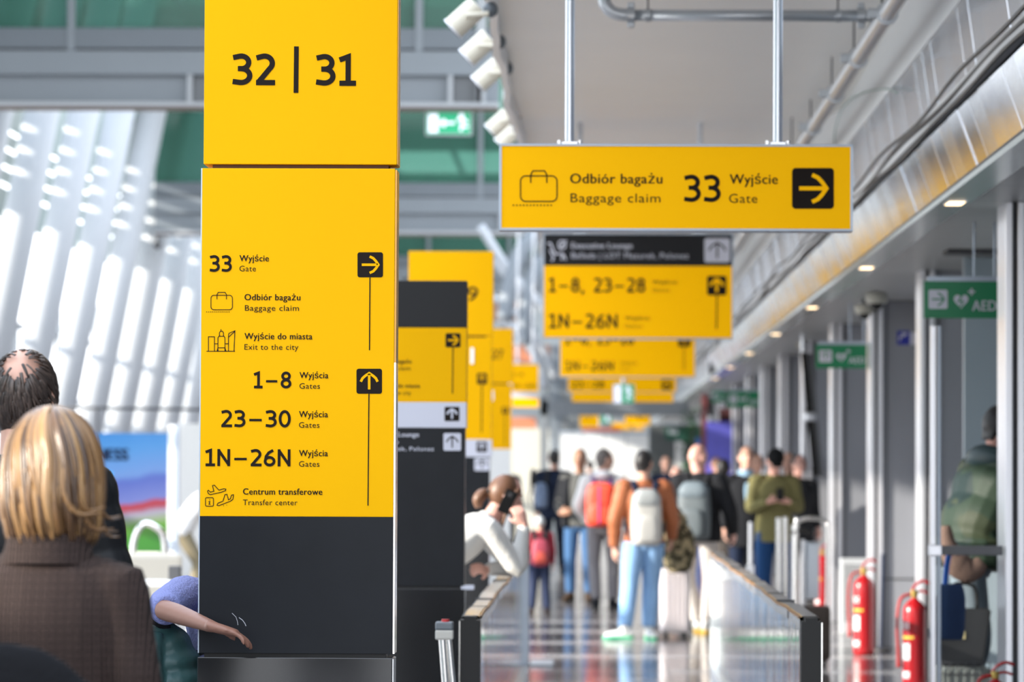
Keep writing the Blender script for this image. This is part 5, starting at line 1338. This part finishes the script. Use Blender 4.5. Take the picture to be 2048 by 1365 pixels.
b_ = mk(); nn = j13['neck']; loft(b_, [tuple(nn+V((-.13,.02,-.02)))+(.05,.05), tuple(nn+V((-.12,-.10,.0)))+(.08,.065), tuple(nn+V((0,-.15,.01)))+(.095,.08), tuple(nn+V((.12,-.10,.0)))+(.08,.065), tuple(nn+V((.13,.02,-.02)))+(.05,.05)], n=14, sub=4, puff=.05, npuff=5); ob('hood', b_, mat('hood_teal', (.018,.04,.045), .5, noise=.3, nscale=8), e13, True)
# his baggage trolley with bags
tr = empty('luggage_trolley', at(1925, 338), 0, 'dark wire luggage trolley below the bending traveller', 'trolley')
bm = mk()
for i in range(7): box(bm, (-.14+i*.047-.003, -.2, .12), (-.14+i*.047+.003, -.194, .48))
for i in range(6): box(bm, (-.14,-.2,.12+i*.07), (.146,-.194,.126+i*.07))
tag(ob('wire_basket', bm, DARK, tr), kind='stuff')
bx('basket_liner', (-.14,-.19,.12), (.146,.3,.44), mat('liner_grey', (.20,.21,.19), .7), tr, .02)
for sx in (-.12,.12):
    for sy in (-.15,.25): cy('wheel', (sx-.012,sy,.045), (sx+.012,sy,.045), .045, RUB, tr, 14); cy('leg', (sx,sy,.05), (sx,sy,.14), .01, ALU, tr, 8)
hb = empty('handbag', V(at(1925, 339))+V((0,.03,.442)), 0, 'black handbag with a gold clasp, on top of the wire trolley', 'bag')
b_ = mk(); vs = [b_.verts.new(p) for p in ((-.12,-.05,0),(.12,-.05,0),(.17,-.05,.34),(-.17,-.05,.34),(-.12,.08,0),(.12,.08,0),(.17,.06,.34),(-.17,.06,.34))]
for f_ in ((0,1,2,3),(4,7,6,5),(0,4,5,1),(3,2,6,7),(0,3,7,4),(1,5,6,2)): b_.faces.new([vs[i] for i in f_])
bmesh.ops.bevel(b_, geom=list(b_.edges), offset=.012, segments=2, affect='EDGES'); ob('bag_body', b_, mat('leather_black', (.008,.009,.01), .4), hb)
bx('clasp', (-.012,-.058,.16), (.016,-.05,.21), mat('gold', (.6,.5,.25), .25, 1), hb, .003)
tb('handle', [(-.09,-.0,.33),(-.07,0,.47),(.07,0,.47),(.09,0,.33)], .010, RUB, hb, 8, 3)
bb = empty('blue_bag', V(at(1900, 345))+V((0,-.10,.62)), 0, 'steel blue cloth bag with a bright blue strap behind the gate post', 'bag')
b_ = mk(); loft(b_, [(0,0,0,.06,.04),(0,0,.05,.075,.05),(0,0,.24,.08,.045),(0,0,.32,.06,.03)], xdir=(1,0,0), n=16, sub=3); ob('bag_body', b_, fab('bag_steelblue', (.022,.04,.09)), bb, True)
tb('strap', [(-.04,0,.28),(-.03,-.03,.42),(-.02,-.10,.51)], .016, mat('strap_blue', (.01,.10,.45), .5), bb, 8, 3)
scl = V(at(1918, 340))+V((0,-.1,1.03))-e13.location; Rz = Matrix.Rotation(radians(62),3,'Z')
b_ = mk(); loft(b_, [(-.09,0,.24,.03,.03),(-.07,0,.12,.05,.045),(-.02,0,.02,.075,.06),(.06,0,-.02,.07,.05),(.13,0,.03,.04,.04)], n=14, sub=4, puff=.12, npuff=5)
for v in b_.verts: v.co = Rz @ (v.co+scl)
ob('scarf', b_, fab('scarf_taupe', (.15,.10,.08)), e13, True)

# -- person bending behind the nearest pylon: lilac knit sleeve and reaching arm
LIL = fab('knit_lilac', (.22,.24,.46), noise=.06, bump=.8, bscale=110)
loc = V((-1.30, 13.74, 0))
e14, j14, M14 = person('person bending behind the nearest pylon, one bare forearm reaching across its black base', loc, 0, 1.75,
    J=dict(pelvis=(.02,-.05,.90), waist=(.02,-.02,.99), chest=(.02,.04,1.10), neck=(.03,.14,1.20), head=(.05,.26,1.24), sh_l=(-.155,.0,1.14), el_l=(-.205,-.30,1.10), wr_l=(.0,-.60,1.05), hd_l=(.92,-.12,-.24), pl_l=(0,-.1,-1),
           sh_r=(.19,.02,1.12), el_r=(.22,.12,.9), wr_r=(.15,.26,.75), hp_l=(-.07,-.05,.84), hp_r=(.11,-.05,.84), kn_l=(-.08,.10,.46), kn_r=(.12,.10,.46), an_l=(-.08,.0,.09), an_r=(.12,.0,.09)),
    top=None, legs=BLKF, shoes=BLKF, hair=HB, hstyle='short', vox=.008, skin=mat('skin_warm', (.27,.13,.09), .55, noise=.05), topname='sweater', curl=22)
b_ = mk(); loft(b_, [(.02,-.05,.84,.165,.12),(.02,-.03,.98,.165,.12),(.02,.03,1.08,.19,.125),(.02,.08,1.15,.17,.10),(.03,.13,1.19,.08,.08)], xdir=(1,0,0), n=18, sub=4)
loft(b_, [(-.10,.02,1.11,.08,.08),(-.155,.0,1.13,.078,.078),(-.18,-.13,1.12,.070,.070),(-.20,-.26,1.105,.062,.062),(-.185,-.32,1.095,.054,.054)], n=14, sub=4, puff=.05, npuff=5)
loft(b_, [(.14,.02,1.11,.08,.08),(.20,.02,1.10,.07,.07),(.22,.12,.92,.06,.06),(.16,.25,.77,.045,.045)], n=14, sub=4)
remesh(ob('sweater', b_, LIL, e14, True), .008, 2)
# keep the near forearm bare: it leaves the sleeve at the elbow
# green padded jacket over a suitcase next to the pylon
sk = suitcase(324, 565, .24, .60, .26, mat('case_dark', (.03,.05,.05), .5), 'dark suitcase standing at the left foot of the nearest pylon', 0, 0)
TEAL = mat('padded_teal', (.030,.075,.075), .42, noise=.2, nscale=6, bump=.4, bscale=16, spec=.35)
gj = empty('padded_jacket', V(sk.location)+V((.03,0,.655)), 0, 'dark teal padded jacket heaped on the suitcase at the pylon foot', 'jacket')
b_ = mk(); loft(b_, [(.02,-.02,.0,.10,.12),(.03,-.03,.10,.105,.12),(.02,-.02,.22,.10,.11),(-.0,-.02,.32,.07,.09),(-.05,-.02,.385,.035,.05)], xdir=(1,0,0), n=20, sub=8, puff=.14, npuff=6)
loft(b_, [(-.04,-.10,.36,.035,.035),(-.06,-.13,.26,.05,.05),(-.04,-.14,.14,.05,.05),(-.02,-.14,.02,.045,.045)], n=14, sub=6, puff=.12, npuff=5)
remesh(ob('jacket_body', b_, TEAL, gj, True), .008, 1)
tb('collar', [(-.115,-.05,.36),(-.10,-.08,.41),(-.04,-.09,.40),(.0,-.06,.37)], .017, BLKF, gj, 10, 4)
# -- person in white bending before the bright panel
e15, j15, M15 = person('person in a white shirt and khaki trousers bending down in front of the white board', at(394, 172), radians(-80), 1.66,
    J=dict(pelvis=(0,-.18,.92), waist=(0,-.10,1.05), chest=(0,.05,1.22), neck=(0,.18,1.30), head=(0,.30,1.32), sh_l=(-.17,.12,1.25), sh_r=(.17,.12,1.25), el_l=(-.2,.22,1.0), el_r=(.2,.22,1.0), wr_l=(-.15,.35,.85), wr_r=(.15,.35,.85), hp_l=(-.09,-.18,.88), hp_r=(.09,-.18,.88)), top=WHF, topr=1.1, legs=fab('khaki', (.20,.17,.11)), shoes=BLKF, hair=HB, vox=.013, look=(0,-50,0), lower=False, topname='shirt')

# ================================================================== POSTER, SEATS, DISPLAYS, TROLLEYS
PS = 160.
po = empty('poster_stand', (W(265,936,PS).x, D(PS), 0), 0, 'large free-standing poster of blue sky over a red stadium and green field', 'poster')
def pz(x, y): return W(x, y, PS)-po.location
a = pz(120, 866); b = pz(356, 1180)
POST = bpy.data.materials.new('poster_print'); POST.use_nodes = True
n = POST.node_tree; b0 = n.nodes['Principled BSDF']; b0.inputs['Roughness'].default_value = .4
tc = n.nodes.new('ShaderNodeTexCoord'); sp = n.nodes.new('ShaderNodeSeparateXYZ'); n.links.new(tc.outputs['Object'], sp.inputs[0])
nz = n.nodes.new('ShaderNodeTexNoise'); nz.inputs['Scale'].default_value = 3.0; n.links.new(tc.outputs['Object'], nz.inputs['Vector'])
ma = n.nodes.new('ShaderNodeMath'); ma.operation = 'MULTIPLY_ADD'; ma.inputs[1].default_value = -.16; n.links.new(sp.outputs['X'], ma.inputs[0]); n.links.new(sp.outputs['Z'], ma.inputs[2])
mb = n.nodes.new('ShaderNodeMath'); mb.operation = 'MULTIPLY_ADD'; mb.inputs[1].default_value = .10; n.links.new(nz.outputs[0], mb.inputs[0]); n.links.new(ma.outputs[0], mb.inputs[2])
mr = n.nodes.new('ShaderNodeMapRange'); mr.inputs['From Min'].default_value = .10; mr.inputs['From Max'].default_value = 2.15; n.links.new(mb.outputs[0], mr.inputs['Value'])
rp = n.nodes.new('ShaderNodeValToRGB'); n.links.new(mr.outputs[0], rp.inputs[0]); R0 = rp.color_ramp
stops = [(0,(.03,.20,.02)),(.30,(.05,.30,.02)),(.38,(.12,.36,.02)),(.41,(.30,.40,.22)),(.455,(.40,.36,.50)),(.47,(.38,.20,.30)),(.485,(.40,.03,.06)),(.52,(.42,.03,.06)),(.535,(.16,.20,.55)),(.66,(.07,.12,.48)),(.70,(.13,.27,.62)),(.85,(.06,.26,.62)),(1,(.01,.20,.58))]
stops = [(p_, tuple(v_*.55 for v_ in c_)) for p_, c_ in stops]
R0.elements[0].position = 0; R0.elements[0].color = stops[0][1]+(1,); R0.elements[1].position = 1; R0.elements[1].color = stops[-1][1]+(1,)
for p_, c_ in stops[1:-1]: el = R0.elements.new(p_); el.color = c_+(1,)
n.links.new(rp.outputs[0], b0.inputs['Base Color'])
bx('printed_board', (a.x, 0, .12), (b.x, .05, a.z), POST, po)
bx('foot', (a.x+.1,-.2,0), (a.x+.2,.25,.12), ALUP, po); bx('foot', (b.x-.2,-.2,0), (b.x-.1,.25,.12), ALUP, po)
text('lettering', 'BUSINESS', 130, 254, 899, 921, PS, mat('print_navy', (.002,.006,.025), .6, spec=.1), po, True)
text('lettering', 'BUSINESS', 132, 257, 898, 921, PS, MATS['print_navy'], po, True, -.0035)
bx('light_patch', (pz(218,0).x, -.002, pz(0,955).z), (pz(232,0).x, 0, pz(0,943).z), mat('print_cyan', (.03,.30,.70), .5), po)
wpst = empty('white_post', (W(346,936,185).x, D(185), 0), 0, 'tall bright white post standing before the right edge of the poster', 'post')
bx('post', (-.055,0,0), (.02,.08,W(346,850,185).z), WHITEP, wpst, .008); bx('post_side', (.022,.0,0), (.06,.08,W(346,852,185).z), ALUP, wpst, .006); bx('post_clamp', (-.06,-.02,W(346,1100,185).z), (.0,.0,W(346,1080,185).z), ALUP, wpst, .006)
# row of cream seats with a chrome arm
CRM = mat('seat_cream', (.62,.56,.46), .55)
rowl = ['cream moulded seat nearest the chrome arm', 'cream moulded seat next to the pylon edge']
for i, x in enumerate((262, 322)):
    st_ = empty('airport_seat', (W(x,936,255).x, D(255)-i*.75, 0), .1, rowl[i], 'chair', 'cream waiting seats')
    b_ = mk(); box(b_, (-.26,-.22,.40), (.26,.24,.46), .03); ob('seat', b_, CRM, st_)
    b_ = mk(); vs_ = None; box(b_, (-.25,.18,.46), (.25,.25,.92), .035); ob('backrest', b_, CRM, st_)
    for sx in (-.2,.2): cy('leg', (sx,.0,0), (sx,0,.41), .02, ALU, st_, 8)
    if i == 0: tb('armrest', [(.02,-.30,.55),(.03,-.30,.98),(.10,-.30,1.14),(.20,-.30,1.12),(.27,-.30,1.0),(.28,-.30,.52)], .026, CHR, st_, 12, 4)
tbl = empty('side_table', (W(345,936,300).x, D(300), 0), 0, 'small white-topped table between the seats and the pylon', 'table')
bx('table_top', (-.22,-.2,.80), (.16,.2,.835), WHITEP, tbl, .008)
for sx in (-.2,.13): cy('leg', (sx,-.15,0), (sx,-.15,.80), .014, ALU, tbl, 8); cy('leg', (sx,.15,0), (sx,.15,.80), .014, ALU, tbl, 8)
bx('black_box', (-.03,.05,.835), (.05,.13,.93), DARK, tbl, .01)
# trolley: chrome arch and uprights, with a brown case
tl = empty('luggage_trolley', at(1620, 232), 0, 'tall chrome luggage trolley with an arched handle behind the right balustrade', 'trolley')
def tz(x, y): return W(x, y, 232)-tl.location
tb('arch_handle', [tuple(tz(1592,1300)), tuple(tz(1592,1060)), tuple(tz(1600,1042)), tuple(tz(1625,1037)), tuple(tz(1650,1044)), tuple(tz(1656,1070)), tuple(tz(1654,1300))], .019, CHR, tl, 14, 5)
for x0, x1, yt in ((1553,1563,1036),(1566,1576,1034),(1584,1590,1050),(1604,1612,1080)):
    a = tz(x0, yt); bx('upright', (a.x,.05,.10), (tz(x1,yt).x,.11,a.z), CHR if x0 < 1580 else ALU, tl, .01)
a = tz(1548,1208); bx('side_frame', (a.x,.02,.08), (tz(1600,0).x,.16,.12), ALU, tl, .01)
a = tz(1612,1085); b = tz(1640,1200); bx('silver_case', (a.x,.06,b.z), (b.x,.2,a.z), mat('silver_case', (.55,.60,.66), .3, .6), tl, .02)
tb('black_grip', [tuple(tz(1585,1068)), tuple(tz(1596,1062)), tuple(tz(1612,1062)), tuple(tz(1620,1070))], .018, RUB, tl, 8, 3)
bx('platform', (tz(1552,0).x,-.1,.06), (tz(1656,0).x,.7,.09), ALU, tl, .01)
for sx in (1560,1650):
    for sy in (0,.6): cy('wheel', (tz(sx,0).x-.015,sy,.035), (tz(sx,0).x+.015,sy,.035), .035, RUB, tl, 14)
suitcase(1624, 246, .30, .44, .22, mat('case_brown', (.045,.030,.022), .6), 'dark brown suitcase standing in front of the chrome trolley', 0, 0)
dp = empty('pull_handle', at(1501, 214), 0, 'thin upright metal pull handle of luggage behind the right balustrade', 'luggage')
cy('tube', (0,0,.1), (0,0,W(1501,1045,214).z), .018, ALU, dp, 10); bx('mount', (-.06,-.04,.0), (.06,.10,.56), DARK, dp, .02); bx('collar_joint', (-.035,-.02,.60), (.035,.03,.70), ALU, dp, .01)
# white kiosk at the end of the walk, displays, plant
kk = empty('white_kiosk', (W(1208,936,88).x, D(88), 0), 0, 'white kiosk wall closing the view in the middle of the concourse', 'kiosk')
a = W(1121,868,88)-kk.location; b = W(1296,868,88)-kk.location
bx('front_panel', (a.x,0,0), (b.x,.4,a.z), mat('kiosk_white', (.75,.76,.76), .45, noise=.04, nscale=1), kk); bx('top_rim', (a.x-.03,-.03,a.z), (b.x+.03,.43,a.z+.06), ALUP, kk)
for k in range(1,4): X = a.x+(b.x-a.x)*k/4; bx('joint', (X-.008,-.004,0), (X+.008,0,a.z), STEELL, kk)
lk = empty('cream_wall_block', (W(1060,936,95).x, D(95), 0), 0, 'pale cream wall block beside the far pylon', 'partition')
bx('block', (W(1000,936,95).x-lk.location.x,0,0), (W(1098,936,95).x-lk.location.x,.5,W(1060,858,95).z), mat('cream_block', (.62,.60,.52), .6), lk)
cols = empty('grey_portal', (W(1130,936,86).x, D(86), 0), 0, 'dark grey portal column at the far end of the concourse', 'column')
for x0, x1, m_ in ((1100,1112,STEELL),(1113,1123,STEEL),(1124,1136,mat('steel_dark', (.14,.15,.16), .5))): bx('upright', (W(x0,936,86).x-cols.location.x,0,0), (W(x1,936,86).x-cols.location.x,.3,W(1110,690,86).z), m_, cols)
dk = empty('dark_shopfront', (W(1345,936,84).x, D(84), 0), 0, 'dark shopfront with a pale sign above the far heads', 'shopfront')
bx('front', (W(1298,936,84).x-dk.location.x,0,0), (W(1405,936,84).x-dk.location.x,.3,W(1340,850,84).z), mat('shop_grey', (.10,.11,.11), .6), dk)
bx('fascia_board', (W(1330,936,84).x-dk.location.x,-.05,W(0,875,84).z), (W(1398,936,84).x-dk.location.x,0,W(0,850,84).z), mat('shop_green', (.02,.10,.07), .5), dk)
text('lettering', 'duty', 1337, 1356, 858, 868, 84., WHT, dk, True, -.08)
bx('display_window', (W(1350,936,84).x-dk.location.x,-.04,W(0,930,84).z), (W(1368,936,84).x-dk.location.x,0,W(0,878,84).z), WHITEP, dk)
pu = empty('purple_display', (W(1438,936,112).x, D(112), 0), 0, 'purple and blue shop display beyond the waiting travellers', 'display')
for x0, x1, y0, y1, m_ in ((1402,1414,782,940,mat('display_maroon', (.20,.06,.06), .5)), (1412,1464,838,965,mat('display_purple', (.12,.12,.55), .4, noise=.35, nscale=2.5)), (1444,1458,828,950,mat('display_brown', (.18,.08,.12), .5)), (1438,1462,812,840,mat('display_wine', (.10,.03,.03), .5)), (1392,1406,870,960,mat('display_blue', (.03,.12,.40), .5))):
    bx('display_panel', (W(x0,936,112).x-pu.location.x,-.02*(x0%3),0 if y1 > 900 else W(0,y1,112).z), (W(x1,936,112).x-pu.location.x,.1,W(0,y0,112).z), m_, pu)
pt = empty('potted_plant', (W(1385,936,104).x, D(104), 0), 0, 'dark green leafy plant beside the maroon display panel', 'plant')
b_ = mk(); loft(b_, [(0,0,0,.14,.14),(0,0,.4,.2,.2)], n=16, sub=1); ob('pot', b_, DARK, pt); cy('stem', (0,0,.3), (0,0,2.4), .02, mat('stem_brown', (.08,.05,.03), .8), pt, 8)
bm = mk()
for i in range(420):
    a_ = random.uniform(0, 2*pi); r_ = random.uniform(0,.26); z_ = random.uniform(.9, 2.75); c_ = V((r_*cos(a_), r_*sin(a_), z_))
    u = V((random.uniform(-1,1),random.uniform(-1,1),random.uniform(-.6,.8))).normalized(); v2 = u.orthogonal().normalized()
    bm.faces.new([bm.verts.new(c_), bm.verts.new(c_+u*.05+v2*.022), bm.verts.new(c_+u*.12), bm.verts.new(c_+u*.05-v2*.022)])
tag(ob('foliage', bm, mat('leaf_green', (.012,.07,.02), .5, noise=.4), pt), kind='stuff')
